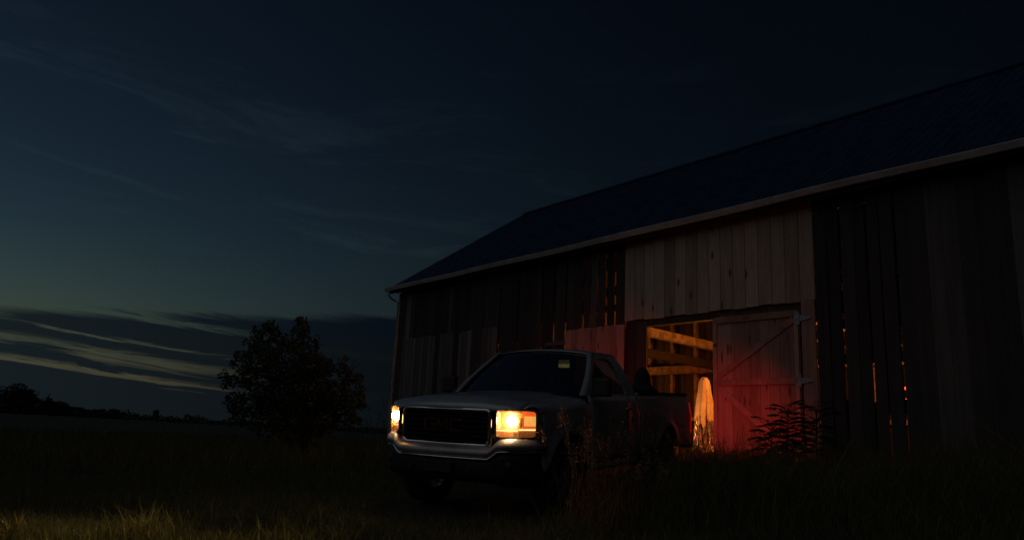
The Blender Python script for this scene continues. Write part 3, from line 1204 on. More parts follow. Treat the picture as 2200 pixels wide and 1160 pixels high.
# tail lamps, wrapped round the rear corners
M['tail'] = emat('tail_lamp_red', (1.0, .012, .01), .22, (.3, .01, .01))
M['tail_dim'] = emat('tail_lamp_dim', (1.0, .01, .008), .25, (.3, .01, .01))
for s in (1, -1):
    tl = MB()
    rows = []
    for z in np.linspace(.74, 1.20, 9):
        w = half_w(TAIL - .1, z)
        rows.append([(s * (w + .003), TAIL - .04, z), (s * (w + .008), TAIL - .02, z), (s * (w + .0), TAIL + .02, z), (s * (w - .05), TAIL + .032, z), (s * (w - .11), TAIL + .03, z), (s * (w - .11), TAIL - .04, z)])
    tl.grid(rows, True)
    tl.f.append((0, 1, 2, 3, 4, 5))
    e = len(tl.v) - 6
    tl.f.append(tuple(e + i for i in range(6)))
    o = tl.build('tail_light', M['tail'], truck, smooth=False)
    tg_l = lamp('tail_light_glow', 'SPOT', (s * .90, TAIL + .05, .98), 250 if s > 0 else 250, (1.0, .02, .012), o, .06, spot_size=R(60 if s > 0 else 78), spot_blend=1.0)
    tg_l.rotation_euler = (R(81), 0, R(5 if s > 0 else 20))
    lamp('tail_light_spill', 'POINT', (s * .78, TAIL + .2, .98), 5.0 if s > 0 else 3.0, (1.0, .03, .015), o, .06)

# liners close the wheel wells and the gap between cab and bed
for s in (1, -1):
    for c in (FW_Y, RW_Y):
        lr = MB().grid([[(s * x, c + .515 * math.cos(t), .40 + .515 * math.sin(t)) for x in (.40, .93)] for t in np.linspace(-.15, math.pi + .15, 17)])
        lr.grid([[(s * .42, c + .52 * k * math.cos(t), .40 + .52 * k * math.sin(t)) for k in (0.0, 1.0)] for t in np.linspace(-.15, math.pi + .15, 17)])
        lr.build('wheel_liner', M['plastic'], truck, solid=.006)
MB().span((-.90, CAB_R + .005, .50), (.90, CAB_R + .034, 1.28)).build('cab_bed_filler', M['plastic'], truck)
MB().span((-.60, RW_Y + .50, .42), (.60, TAIL - .07, .79)).build('rear_underbody', M['interior'], truck)
for yy, nm in ((TAIL - .05, 'bed_end_panel'), (CAB_R + .02, 'bed_front_seal'), (2.846, 'door_seal')):
    MB().grid([[(x_ * (half_w(yy, z) - .004), yy, z) for x_ in np.linspace(-1, 1, 3)] for z in np.linspace(.53, 1.30 if nm != 'door_seal' else 1.28, 9)] if nm != 'door_seal' else [[(sg * (half_w(yy, z) - .004), yy, z), (sg * (half_w(yy, z) - .12), yy, z)] for sg in (1,) for z in np.linspace(.53, 1.28, 9)]).build(nm, M['plastic'], truck, solid=.016 if nm == 'door_seal' else .036)

# grille
GZ0, GZ1, GX = .745, 1.135, .565


def rrect(x0, x1, z0, z1, r, n=5):
    pts = []
    for cx, cz, a0 in ((x1 - r, z1 - r, 0), (x0 + r, z1 - r, 90), (x0 + r, z0 + r, 180), (x1 - r, z0 + r, 270)):
        for k in range(n + 1):
            a = R(a0 + 90 * k / n)
            pts.append((cx + r * math.cos(a), cz + r * math.sin(a)))
    return pts


gr_o = rrect(-GX, GX, GZ0, GZ1, .06)
gr_i = rrect(-GX + .045, GX - .045, GZ0 + .035, GZ1 - .032, .04)


def fy(x):
    return yf(x) - .012


gmb = MB()
gmb.grid([[(x, fy(x) + .07, z) for x, z in gr_o], [(x, fy(x) + .01, z) for x, z in gr_o],
          [(x * .985, fy(x) - .012, (z - .94) * .97 + .94) for x, z in gr_o],
          [(x, fy(x) - .010, z) for x, z in gr_i], [(x, fy(x) + .06, z) for x, z in gr_i]], True)
grille = gmb.build('grille', M['chrome'], truck, smooth=True)
bk = MB().grid([[(x, fy(x) + .075, GZ0 + .01), (x, fy(x) + .075, GZ1 - .01)] for x in np.linspace(-GX + .01, GX - .01, 13)])
bk.build('grille_backing', M['plastic'], grille, solid=.01)
for k in range(7):
    z = GZ0 + .055 + k * (GZ1 - GZ0 - .10) / 6
    mb = MB()
    rows = []
    for x in np.linspace(-GX + .05, GX - .05, 13):
        y = fy(x)
        rows.append([(x, y + .012, z - .012), (x, y + .004, z), (x, y + .012, z + .012), (x, y + .06, z + .012), (x, y + .06, z - .012)])
    mb.grid(rows, True)
    mb.build('grille_bar', M['grille'], grille)
for x in np.linspace(-.48, .48, 13):
    MB().span((x - .005, fy(x) + .02, GZ0 + .035), (x + .005, fy(x) + .05, GZ1 - .03)).build('grille_strut', M['grille'], grille)


def letter(strokes, ox):
    mb = MB()
    for (x0, z0, x1, z1) in strokes:
        p, q = (ox + x0, fy(ox) - .012, .905 + z0), (ox + x1, fy(ox) - .012, .905 + z1)
        mb.bar(p, q, .03, .024, (0, -1, 0)) if False else mb.bar(p, q, .024, .026, (0, 1, 0))
    return mb.build('emblem_letter', M['emblem'], grille, bevel=.003)


hh = .105
letter([(.0, 0, .0, hh), (-.012, hh, .13, hh), (-.012, 0, .13, 0), (.118, 0, .118, hh * .5), (.06, hh * .5, .13, hh * .5)], -.215)
letter([(.0, -.012, .0, hh + .012), (.0, hh, .06, .03), (.06, .03, .12, hh), (.12, -.012, .12, hh + .012)], -.055)
letter([(.0, 0, .0, hh), (-.012, hh, .125, hh), (-.012, 0, .125, 0)], .105)


# front bumper: low in the middle, stepped up below the lamps
def step(x):
    t = max(0, min(1, (abs(x) - .55) / .11))
    return t * t * (3 - 2 * t)


def bump_path():
    pts = []
    for x in np.linspace(0, .60, 13):
        pts.append((x, yf(x) - .075, x))
    for x in np.linspace(.64, .93, 9):
        pts.append((x, yf(x) - .07, x))
    pts += [(.968, .31, .95), (.985, .38, .95), (.99, .455, .95)]
    return pts


def bump_rows(section):
    half = bump_path()
    full = [(-x, y, p) for x, y, p in half[::-1][:-1]] + half
    rows = []
    for (x, y, p) in full:
        s = step(p)
        sgn = 1 if x >= 0 else -1
        side = max(0, min(1, (abs(x) - .93) / .05))
        rows.append([(x - sgn * side * dy, y + (1 - side) * dy, z) for dy, z in section(s)])
    return rows


sec_top = lambda s: [(.12, .752 + .088 * s), (.085 - .01 * s, .757 + .084 * s), (.05, .748 + .080 * s), (.022, .732 + .072 * s), (.004, .71 + .072 * s), (.0, .685 + .075 * s), (.016, .655 + .078 * s), (.05, .648 + .078 * s)]
bumper = MB().grid(bump_rows(sec_top)).build('front_bumper', M['bumper'], truck, smooth=True, solid=.004)
sec_lip = lambda s: [(.055, .652 + .078 * s), (.012, .645 + .078 * s), (.008, .634 + .078 * s), (.03, .628 + .078 * s)]
MB().grid(bump_rows(sec_lip)).build('bumper_lip', M['chrome'], bumper, smooth=True, solid=.004)
sec_val = lambda s: [(.045, .640 + .078 * s), (.05, .58 + .05 * s), (.045, .50), (.07, .44), (.13, .41)]
val = MB().grid(bump_rows(sec_val)).build('valance', M['plastic'], bumper, smooth=True, solid=.005)
for s in (1, -1):
    fo = MB().lathe([(.0, -.01), (.045, -.008), (.05, .0), (.05, .02)], 'y', (s * .73, yf(.73) - .03, .575), 16).build('fog_lamp', M['plastic'], bumper, smooth=True)
    hk = MB().tube([(s * .36, yf(.36) + .02, .53), (s * .36, yf(.36) - .09, .53), (s * .36, yf(.36) - .10, .50), (s * .36, yf(.36) - .05, .48), (s * .36, yf(.36) + .02, .485)], .012, 6).build('tow_hook', M['plastic'], bumper, smooth=True)
MB().span((-.17, -.09, .49), (.17, -.075, .60)).build('plate_holder', M['plastic'], bumper, bevel=.004)
MB().span((-.80, .16, .45), (.80, 1.45, 1.05)).build('engine_block', M['interior'], truck)
MB().span((-.55, .5, .34), (.55, TAIL - .1, .55)).build('chassis', M['interior'], truck)

# headlights
M['bulb'] = emat('headlight_bulb', (1.0, .70, .36), 110.0)
M['cell'] = emat('headlight_outer_cell', (1.0, .50, .12), .95, (.5, .28, .1))
M['strip'] = emat('headlight_strip', (1.0, .56, .22), 2.6)
M['amber'] = emat('headlight_amber', (1.0, .12, .02), .8, (.6, .12, .03))
M['amber_dim'] = emat('headlight_lower_reflector', (1.0, .36, .09), .10, (.30, .15, .06))
M['bowl'] = emat('headlight_bowl_glow', (1.0, .28, .05), .12, (.42, .16, .05))  # bowl given its own glow in place of the bulb's reflected light
HX0, HX1, HZ0, HZ1 = .605, .938, .848, 1.128


def hl_y(x, back=0.0):
    return yf(x) - .012 + back


def patch(x0, x1, z0, z1, back, n=7, bulge=0.0, zs=None):
    rows = []
    for x in np.linspace(x0, x1, n):
        t = (x - x0) / (x1 - x0)
        rows.append([(x, hl_y(x, back) - bulge * math.sin(math.pi * t), z) for z in (z0, (z0 + z1) / 2, z1)])
    return MB().grid(rows)


for s in (1, -1):
    def bb(mb, name, mat, parent, **kw):
        return (mb if s > 0 else mb.mirror()).build(name, mat, parent, **kw)
    out = rrect(HX0, HX1, HZ0, HZ1, .035)
    inn = rrect(HX0 + .012, HX1 - .012, HZ0 + .012, HZ1 - .012, .028)
    hm = MB().grid([[(x, hl_y(x, .10), z) for x, z in out], [(x, hl_y(x, -.004), z) for x, z in out], [(x, hl_y(x, -.006), z) for x, z in inn], [(x, hl_y(x, .10), z) for x, z in inn]], True)
    head = bb(hm, 'headlight', M['chrome'], truck, smooth=False)
    bb(patch(HX0 + .005, HX1 - .01, .93, HZ1 - .005, .085, 12), 'bowl', M['bowl'], head, smooth=True)
    bb(patch(HX0 + .005, HX1 - .01, HZ0 + .005, .922, .06, 12), 'lower_reflector', M['amber_dim'], head, smooth=True)
    bx_ = .735
    bl = MB().lathe([(.0, -.045), (.028, -.04), (.048, -.022), (.055, .0), (.045, .016), (.0, .02)], 'y', (bx_, hl_y(bx_, .048), 1.018), 20)
    bb(bl, 'bulb', M['bulb'], head, smooth=True)
    bb(patch(.832, .920, .968, 1.068, .035, 6), 'signal_cell', M['cell'], head, smooth=True)
    bb(patch(.812, .924, 1.075, 1.112, .03, 6), 'amber_reflector', M['amber'], head, smooth=True)
    bb(patch(.812, .924, .943, .962, .032, 6), 'amber_reflector', M['amber'], head, smooth=True)
    bb(patch(HX0 + .012, .80, .918, .932, .02, 8).add([], []), 'light_strip', M['strip'], head, smooth=True)
    bb(patch(.80, .922, .926, .940, .02, 6), 'light_strip', M['strip'], head, smooth=True)
    bb(patch(HX0 + .014, HX0 + .034, .94, 1.10, .03, 3), 'light_strip', M['strip'], head, smooth=True)
    lm = MB()
    rows = []
    for x in np.linspace(HX0 + .006, HX1 - .006, 14):
        rows.append([(x, hl_y(x, -.003), z) for z in np.linspace(HZ0 + .006, HZ1 - .006, 7)])
    bb(lm.grid(rows), 'lens', M['lens'], head, smooth=True)
    # the beam itself
    lp = lamp('headlight_beam', 'SPOT', (s * bx_, hl_y(bx_, -.07), 1.018), 210, (1.0, .64, .20), head, .05, spot_size=R(54), spot_blend=.6)
    lp.rotation_euler = (R(-90 - 2), 0, R(-13))
    lamp('headlight_glow', 'POINT', (s * .75, hl_y(.75, -.06), .985), .85, (1.0, .45, .12), head, .05)

# wheels
def wheel(x, y, s):
    w = empty('wheel')
    w.parent = truck
    w.location = (s * x, y, WR)
    tp = []
    for r_, h_ in ((.245, -.11), (.30, -.128), (.355, -.132), (.385, -.118), (.396, -.09), (.397, 0), (.396, .09), (.385, .118), (.355, .132), (.30, .128), (.245, .11)):
        tp.append((r_, h_))
    ty = MB().lathe(tp, 'x', (0, 0, 0), 36)
    tyre = ty.build('tyre', M['rubber'], w, smooth=True)
    rm = MB().lathe([(.245, -.11), (.225, -.10), (.21, .0), (.22, .09), (.245, .11)], 'x', (0, 0, 0), 30)
    for k in range(6):
        a = k * math.pi / 3
        d = Vector((0, math.cos(a), math.sin(a)))
        rm.bar(Vector((s * .085, 0, 0)) + d * .03, Vector((s * .095, 0, 0)) + d * .225, .055, .03, (1, 0, 0))
    rm.lathe([(.0, s * .11), (.06, s * .105), (.065, s * .07)], 'x', (0, 0, 0), 16)
    rm.build('rim', M['alloy'], w, smooth=False)
    return w


for s in (1, -1):
    wheel(.85, FW_Y, s)
    wheel(.85, RW_Y, s)


# ------------------------------------------------------------------ people
def img_point(px, py, depth):
    d = _r * ((px - 1100) / FPX) + _u * (-(py - 580) / FPX) + _fw
    return Vector((0, 0, CAM_Z)) + d * (depth / d.y)


def skin_body(name, joints, edges, mat, parent, sub=2, root=0):
    me = bpy.data.meshes.new(name)
    me.from_pydata([j[0] for j in joints], edges, [])
    o = bpy.data.objects.new(name, me)
    COL.objects.link(o)
    o.parent = parent
    me.materials.append(mat)
    md = o.modifiers.new('skin', 'SKIN')
    md.use_smooth_shade = True
    sv = me.skin_vertices[0].data if me.skin_vertices else None
    if sv is None:
        bm = bmesh.new()
        bm.from_mesh(me)
        bm.verts.layers.skin.verify()
        bm.to_mesh(me)
        bm.free()
        sv = me.skin_vertices[0].data
    for i, j in enumerate(joints):
        r = j[1] if isinstance(j[1], (tuple, list)) else (j[1], j[1])
        sv[i].radius = r
        sv[i].use_root = (i == root)
    md2 = o.modifiers.new('sub', 'SUBSURF')
    md2.levels = sub
    md2.render_levels = sub
    return o


def hand(joints, edges, wrist, palm_dir, curl_dir, side_dir, k=1.0):
    """Palm and five unequal bent fingers added to a joint list; wrist is an index."""
    pd, cd_, sd = Vector(palm_dir).normalized(), Vector(curl_dir).normalized(), Vector(side_dir).normalized()
    w = Vector(joints[wrist][0])
    joints.append((w + pd * .05 * k, (.034 * k, .016 * k)))
    palm = len(joints) - 1
    edges.append((wrist, palm))
    for i, ln in enumerate((.068, .078, .073, .058)):
        b = w + pd * .095 * k + sd * (.028 - .019 * i) * k
        m = b + (pd * .7 + cd_ * .5) * ln * .55 * k
        t = m + (pd * .35 + cd_ * .85) * ln * .45 * k
        n = len(joints)
        joints += [(b, .0095 * k), (m, .0085 * k), (t, .007 * k)]
        edges += [(palm, n), (n, n + 1), (n + 1, n + 2)]
    b = w + pd * .035 * k + sd * .042 * k
    n = len(joints)
    joints += [(b, .012 * k), (b + (pd * .6 + sd * .5 + cd_ * .2) * .035 * k, .010 * k), (b + (pd * .9 + sd * .45 + cd_ * .5) * .055 * k, .008 * k)]
    edges += [(palm, n), (n, n + 1), (n + 1, n + 2)]


M['dark_cloth'] = pmat('dark_hooded_jacket', (.012, .012, .014), .9, var=.2, scale=25, bump=.3)
M['skin'] = pmat('skin', (.35, .22, .16), .55, var=.1, scale=12)
M['hair'] = pmat('dark_hair', (.02, .016, .012), .6, var=.3, scale=40, bump=.5)


def seated_person():
    p = empty('person')
    p.matrix_world = truck.matrix_world @ Matrix.Translation((.38, 4.86, .862)) @ Matrix.Rotation(R(200), 4, 'Z') @ Matrix.Scale(.95, 4)
    tag(p, 'person in dark clothes sitting in the truck bed behind the cab', 'person')
    J, E = [], []
    def j(x, y, z, r, frm=None):
        J.append((Vector((x, y, z)), r))
        if frm is not None:
            E.append((frm, len(J) - 1))
        return len(J) - 1
    pel = j(0, 0, .13, (.15, .12))
    waist = j(0, .01, .28, (.145, .11), pel)
    chest = j(0, -.01, .44, (.165, .12), waist)
    up = j(0, -.02, .54, (.12, .09), chest)
    neck = j(0, -.03, .63, (.055, .055), up)
    jaw = j(0, -.045, .70, (.068, .078), neck)
    head = j(0, -.035, .79, (.078, .095), jaw)
    j(0, -.03, .86, (.05, .06), head)
    for s in (1, -1):
        sh = j(s * .20, -.015, .51, (.085, .085), up)
        el = j(s * .28, -.10, .28, (.065, .065), sh)
        wr = j(s * .15, -.34, .32, (.032, .028), el)
        hand(J, E, wr, (-s * .3, -.9, -.1), (0, -.3, -1), (-s, 0, .2))
        hip = j(s * .10, -.05, .11, (.10, .095), pel)
        kn = j(s * .17, -.46, .36, (.065, .065), hip)
        an = j(s * .16, -.62, .06, (.042, .042), kn)
        j(s * .17, -.80, .035, (.045, .032), an)
    body = skin_body('body', J, E, M['dark_cloth'], p)
    fc = MB().lathe([(.0, -.105), (.035, -.10), (.06, -.07), (.068, -.03), (.06, .02)], 'y', (0, -.045, .755), 16)
    for i, v in enumerate(fc.v):
        x, y, z = v
        fc.v[i] = (x * .95, y - (.022 if abs(x) < .02 and .735 < z < .765 else 0), .755 + (z - .755) * 1.35)
    fc.build('face', M['skin'], p, smooth=True)
    for s in (1, -1):
        MB().lathe([(.0, -.006), (.009, -.003), (.011, .004)], 'y', (s * .026, -.146, .772), 8).build('eye', M['hair'], p, smooth=True)
    MB().span((-.022, -.147, .712), (.022, -.138, .718)).build('mouth', M['hair'], p)
    hd = MB()
    rows = []
    for t in np.linspace(0, 1, 12):
        rr = .128 * math.sqrt(max(.001, 1 - ((t - .42) / .585) ** 2)) if t > .42 else .128 + .10 * ((.42 - t) / .42) ** 2
        z = .545 + .365 * t
        row = []
        for k in range(21):
            b = R(-140 + 280 * k / 20) + R(90)
            row.append((math.cos(b) * rr * 1.0, -.03 + math.sin(b) * rr * 1.12, z - .05 * max(0, .35 - t) * abs(math.cos(b))))
        rows.append(row)
    hd.grid(rows)
    hd.build('hood', M['dark_cloth'], p, smooth=True, solid=.012)
    return p


seated_person()


def cloth_mat():
    m, N, b = new_mat('cream_sheet')
    tc = N.n('ShaderNodeTexCoord').outputs['Object']
    ns = N.noise(tc, 5, 5, .6)
    N.put(b.inputs['Base Color'], N.mix(N.ramp(ns, .3, .7), (.46, .36, .20, 1), (.64, .53, .33, 1)))
    b.inputs['Roughness'].default_value = .9
    bn = N.n('ShaderNodeBump')
    bn.inputs['Strength'].default_value = .5
    bn.inputs['Distance'].default_value = .012
    N.put(bn.inputs['Height'], N.noise(tc, 14, 4, .6))
    N.put(b.inputs['Normal'], bn.outputs[0])
    return m


M['sheet'] = cloth_mat()
M['foil'] = pmat('shiny_plastic_sheet', (.60, .52, .36), .16, .9, var=.45, scale=22, bump=.9)
M['boot'] = pmat('dark_boots', (.02, .018, .016), .6, var=.2, scale=20)


def ghost_person():
    g_u, g_v = -3.32, 1.30
    loc = BARN_O + U * g_u + V * g_v
    p = empty('person', loc, BARN_A + R(-28))
    tag(p, 'person under a long cream sheet standing in the lit barn doorway', 'person')
    J, E = [], []
    def j(x, y, z, r, frm=None):
        J.append((Vector((x, y, z)), r))
        if frm is not None:
            E.append((frm, len(J) - 1))
        return len(J) - 1
    pel = j(0, 0, .93, (.13, .10))
    waist = j(0, 0, 1.08, (.12, .09), pel)
    chest = j(0, .0, 1.27, (.13, .10), waist)
    up = j(0, .0, 1.40, (.10, .08), chest)
    neck = j(0, -.01, 1.49, (.05, .05), up)
    jaw = j(0, -.02, 1.57, (.062, .075), neck)
    head = j(0, -.01, 1.67, (.072, .09), jaw)
    j(0, 0, 1.74, (.045, .055), head)
    for s in (1, -1):
        sh = j(s * .155, 0, 1.38, (.055, .055), up)
        el = j(s * .17, .02, 1.12, (.042, .042), sh)
        wr = j(s * .165, -.03, .90, (.028, .026), el)
        hand(J, E, wr, (0, -.1, -1), (-s * .5, -.3, -.3), (0, -1, 0))
        hip = j(s * .09, 0, .88, (.09, .085), pel)
        kn = j(s * .095, -.01, .50, (.06, .06), hip)
        an = j(s * .10, .01, .10, (.045, .045), kn)
        j(s * .11, -.13, .045, (.045, .035), an)
    skin_body('body', J, E, M['boot'], p)
    # draped sheet: hood over the head, sloping shoulders, deep vertical folds
    rs = np.random.default_rng(3)
    ph = rs.uniform(0, 6.28, 6)
    prof = [(1.835, .0), (1.829, .055), (1.805, .106), (1.76, .146), (1.695, .170), (1.61, .182), (1.53, .190), (1.46, .198), (1.40, .208), (1.28, .222), (1.16, .236), (1.04, .247), (.92, .256), (.82, .262), (.74, .266)]
    na = 96
    rows = []
    for z, r in prof:
        row = []
        dn = max(0, min(1, (1.72 - z) / .9))
        for k in range(na):
            a = 2 * math.pi * k / na
            fold = .06 * math.sin(7 * a + ph[0] + .5 * math.sin(z * 3)) + .065 * math.sin(11 * a + ph[1] + z) + .05 * math.sin(17 * a + ph[2] - z * 2)
            rr = r * .90 * (1 + fold * (.06 + dn * 1.8))
            wx = 1.0 if z > 1.5 else 1.0 + .10 * min(1, (1.5 - z) / .25)
            hem = 0
            if z == prof[-1][0]:
                hem = .07 * math.sin(3 * a + 1) + .05 * math.sin(9 * a + ph[3]) + .03 * math.sin(21 * a)
            row.append((math.cos(a) * rr * wx, math.sin(a) * rr * .86, z + hem + .012 * math.sin(5 * a + z * 9)))
        rows.append(row)
    sh = MB().grid(rows, True).build('sheet', M['sheet'], p, smooth=True)
    ms = sh.modifiers.new('sub', 'SUBSURF')
    ms.levels = ms.render_levels = 1
    # crumpled shiny plastic hanging below the sheet to the ground
    rows = []
    for z, r in ((.90, .235), (.74, .255), (.62, .262), (.48, .27), (.34, .285), (.22, .30), (.10, .325), (.03, .36)):
        row = []
        for k in range(120):
            a = 2 * math.pi * k / 120
            f = .11 * math.sin(13 * a + ph[4]) + .08 * math.sin(23 * a + z * 5) + .06 * math.sin(37 * a - z * 7) + rs.uniform(-.035, .035)
            row.append((math.cos(a) * r * .86 * (1 + f), math.sin(a) * r * .78 * (1 + f), z + rs.uniform(-.012, .012)))
        rows.append(row)
    MB().grid(rows, True).build('plastic_skirt', M['foil'], p, smooth=False)
    # crumpled heap of the trailing hem on the floor, to the right
    for i in range(9):
        cx, cy, cz, r = .24 + rs.uniform(-.06, .2), -.1 + rs.uniform(-.12, .16), .05 + rs.uniform(0, .22), rs.uniform(.05, .085)
        mb = MB()
        rows = []
        for t in np.linspace(.02, .98, 7):
            row = []
            for k in range(10):
                a = 2 * math.pi * k / 10
                q = r * math.sin(math.pi * t) * (1 + rs.uniform(-.22, .22))
                row.append((cx + math.cos(a) * q, cy + math.sin(a) * q, cz + r * .7 * math.cos(math.pi * t) + rs.uniform(-.01, .01)))
            rows.append(row)
        mb.grid(rows, True).build('crumpled_hem', M['sheet'], p, smooth=False)
    return p


ghost_person()


# ------------------------------------------------------------------ red reflector lamp glimpsed through the boards on the right
red = empty('hand_lamp', BARN_O + U * 1.60 + V * .85, BARN_A)
tag(red, 'small red lamp hanging inside, glimpsed through the boards right of the doors', 'lamp')
M['red_glow'] = emat('red_lamp_glass', (1.0, .05, .02), 2.5)
for z in (1.45, 1.23):
    MB().lathe([(.0, -.035), (.03, -.03), (.045, 0), (.03, .03), (.0, .035)], 'z', (0, 0, z), 12).build('red_bulb', M['red_glow'], red, smooth=True)
MB().tube([(0, .03, 1.15), (0, .03, 1.98)], .008, 6).build('cord', M['plastic'], red)
MB().span((-.05, .01, 1.31), (.05, .05, 1.37)).build('housing', M['plastic'], red, bevel=.005)


# ------------------------------------------------------------------ vegetation
def leaf_cloud(centers, radii, n, size, mat, name, parent, flat=.0, rng=RNG):
    """Leaf-sized folded diamonds spread through a set of ellipsoid clumps (world coordinates)."""
    centers, radii = np.asarray(centers, float), np.asarray(radii, float)
    wgt = radii[:, 0] * radii[:, 2] * np.sqrt(radii[:, 1])
    idx = rng.choice(len(centers), n, p=wgt / wgt.sum())
    d = rng.normal(size=(n, 3))
    d /= np.linalg.norm(d, axis=1)[:, None]
    rr = rng.uniform(.35, 1.08, n) ** .6
    c = centers[idx] + d * radii[idx] * rr[:, None]
    a = rng.normal(size=(n, 3))
    a[:, 2] *= .6
    a /= np.linalg.norm(a, axis=1)[:, None]
    b = np.cross(a, rng.normal(size=(n, 3)))
    b /= np.linalg.norm(b, axis=1)[:, None]
    s = size * rng.uniform(.6, 1.35, n)[:, None]
    p0, p2 = c - a * s * .5, c + a * s * .5
    p1, p3 = c + b * s * .28, c - b * s * .28
    vs = np.stack([p0, p1, p2, p3], 1).reshape(-1, 3)
    fi = (np.arange(n) * 4)[:, None] + np.array([0, 1, 2, 3])[None]
    return np_mesh(name, vs, fi.ravel(), 4, mat, rng.uniform(0, 1, n), parent)


def big_bush():
    base = img_point(640, 938, 20)
    bz = float(ground_z(base.x, base.y))
    t = empty('tree', (base.x, base.y, bz))
    tag(t, 'broad dark bushy tree with ragged crown standing left of the truck', 'tree')
    lobes = [(575, 722, 20), (552, 742, 22), (598, 728, 15), (650, 712, 13), (641, 735, 18), (618, 738, 14), (672, 742, 17), (560, 775, 42), (620, 775, 48), (672, 785, 40), (700, 790, 26), (735, 790, 16), (752, 812, 20), (515, 765, 18), (530, 810, 30), (498, 818, 17), (505, 855, 22), (540, 868, 34), (515, 895, 18), (560, 905, 28), (600, 850, 60), (660, 850, 62), (720, 850, 42), (758, 858, 26), (775, 850, 14), (690, 900, 46), (630, 905, 48), (745, 895, 28), (500, 880, 14), (545, 720, 12), (572, 700, 11), (590, 702, 9), (652, 694, 9), (660, 720, 10), (630, 712, 9), (548, 708, 8), (485, 812, 10), (742, 778, 9), (786, 872, 9)]
    cs, rs_ = [], []
    rg = np.random.default_rng(5)
    for (x, y, r) in lobes:
        p = img_point(x, y, 20 + rg.uniform(-1.1, 1.1)) - t.location
        rm = r / 95.0
        cs.append(p)
        rs_.append((rm, rm * 1.5, rm))
    for i in range(120):   # loose sprigs that break up the outline
        x, y, r = lobes[rg.integers(0, len(lobes))]
        a = rg.uniform(0, 6.28)
        q_ = rg.uniform(.95, 1.32)
        p = img_point(x + math.cos(a) * r * q_, y + math.sin(a) * r * q_, 20 + rg.uniform(-1, 1)) - t.location
        cs.append(p)
        k_ = rg.uniform(.05, .12)
        rs_.append((k_, k_ * 1.4, k_ * 1.2))
    leaf_cloud(cs, rs_, 16000, .10, M['leaf'], 'crown', t, rng=rg)
    mb = MB()
    for k in range(5):
        a = k * 1.26
        p = [Vector((.1 * math.cos(a), .1 * math.sin(a), -.05))]
        for q in range(1, 6):
            p.append(Vector((.1 * math.cos(a) + math.cos(a) * .24 * q, math.sin(a) * .2 * q, .5 * q)))
        mb.tube(p, [.075, .06, .05, .035, .02, .01], 7)
        for q in (2, 3, 4):
            e = p[q] + Vector((math.cos(a + 1) * .6, math.sin(a + 1) * .5, .5))
            mb.tube([p[q], (p[q] + e) / 2 + Vector((0, 0, .06)), e], [.025, .018, .008], 5)
    mb.build('trunk', M['bark'], t, smooth=True)


big_bush()


def far_tree(px, ytop, width, depth, kind, label):
    hor = 938 + .05 * (px - 1100)
    base = img_point(px, hor, depth)
    bz = float(ground_z(base.x, base.y))
    h = (hor - ytop) / FPX * depth + CAM_Z - bz
    w = width / FPX * depth / 2
    t = empty('conifer_tree' if kind else 'leafy_tree', (base.x, base.y, bz))
    tag(t, label, 'tree', 'trees along the left horizon')
    rg = np.random.default_rng(int(px) + 50)
    cs, rs_ = [], []
    if kind:
        for k in range(9):
            f = k / 8
            for q in range(4 if k < 7 else 1):
                a = rg.uniform(0, 6.28)
                r = w * (1 - f) * .75
                cs.append((math.cos(a) * r * .7, math.sin(a) * r * .7, h * (.10 + .86 * f)))
                rs_.append((max(.12, w * (1 - f) * .55), max(.12, w * (1 - f) * .55), h * .075))
    else:
        for k in range(22):
            a, f = rg.uniform(0, 6.28), rg.uniform(0, 1)
            r = w * .7 * math.sin(math.pi * min(.95, .25 + .65 * f)) * rg.uniform(.3, 1)
            cs.append((math.cos(a) * r, math.sin(a) * r, h * (.08 + .80 * f)))
            rs_.append((w * .55, w * .55, h * .13))
    leaf_cloud(cs, rs_, 3600, .04 * h + .25, M['pine'], 'crown', t, rng=rg)
    MB().tube([(0, 0, -.2), (0, 0, h * .5), (0, 0, h * .9)], [.03 * h, .02 * h, .004 * h], 6).build('trunk', M['bark'], t)


far_tree(4, 830, 86, 190, 0, 'tallest rounded tree at the far left edge of the horizon')
far_tree(36, 824, 62, 200, 0, 'tall rounded tree second from the left edge of the horizon')
far_tree(68, 848, 48, 200, 1, 'narrow pointed conifer right of the two rounded trees')
far_tree(99, 848, 58, 200, 1, 'pointed conifer with broad skirt, tallest of the pair')
far_tree(128, 868, 60, 210, 0, 'low round tree sloping down from the conifers')
far_tree(158, 874, 52, 230, 0, 'small round tree in the low horizon clump')
far_tree(186, 878, 44, 230, 0, 'smallest round tree in the low horizon clump')
far_tree(212, 879, 46, 240, 0, 'small tree near middle of the horizon line')
far_tree(246, 878, 44, 240, 0, 'flat topped small tree left of the distant silo')

far_tree(52, 836, 70, 215, 0, 'rounded tree filling in behind the narrow conifer')
far_tree(116, 860, 64, 215, 0, 'low rounded tree filling in behind the pointed conifers')
# distant silo
sp_ = img_point(333, 899, 420)
silo = empty('silo', (sp_.x, sp_.y, float(ground_z(sp_.x, sp_.y))))
tag(silo, 'tiny upright silo on the left horizon', 'silo')
MB().lathe([(1.6, -.3), (1.6, 4.6)], 'z', (0, 0, 0), 20).build('shaft', M['header'], silo, smooth=True)
MB().lathe([(1.66, 4.55), (1.5, 5.0), (1.0, 5.35), (.0, 5.5)], 'z', (0, 0, 0), 20).build('dome', M['header'], silo, smooth=True)


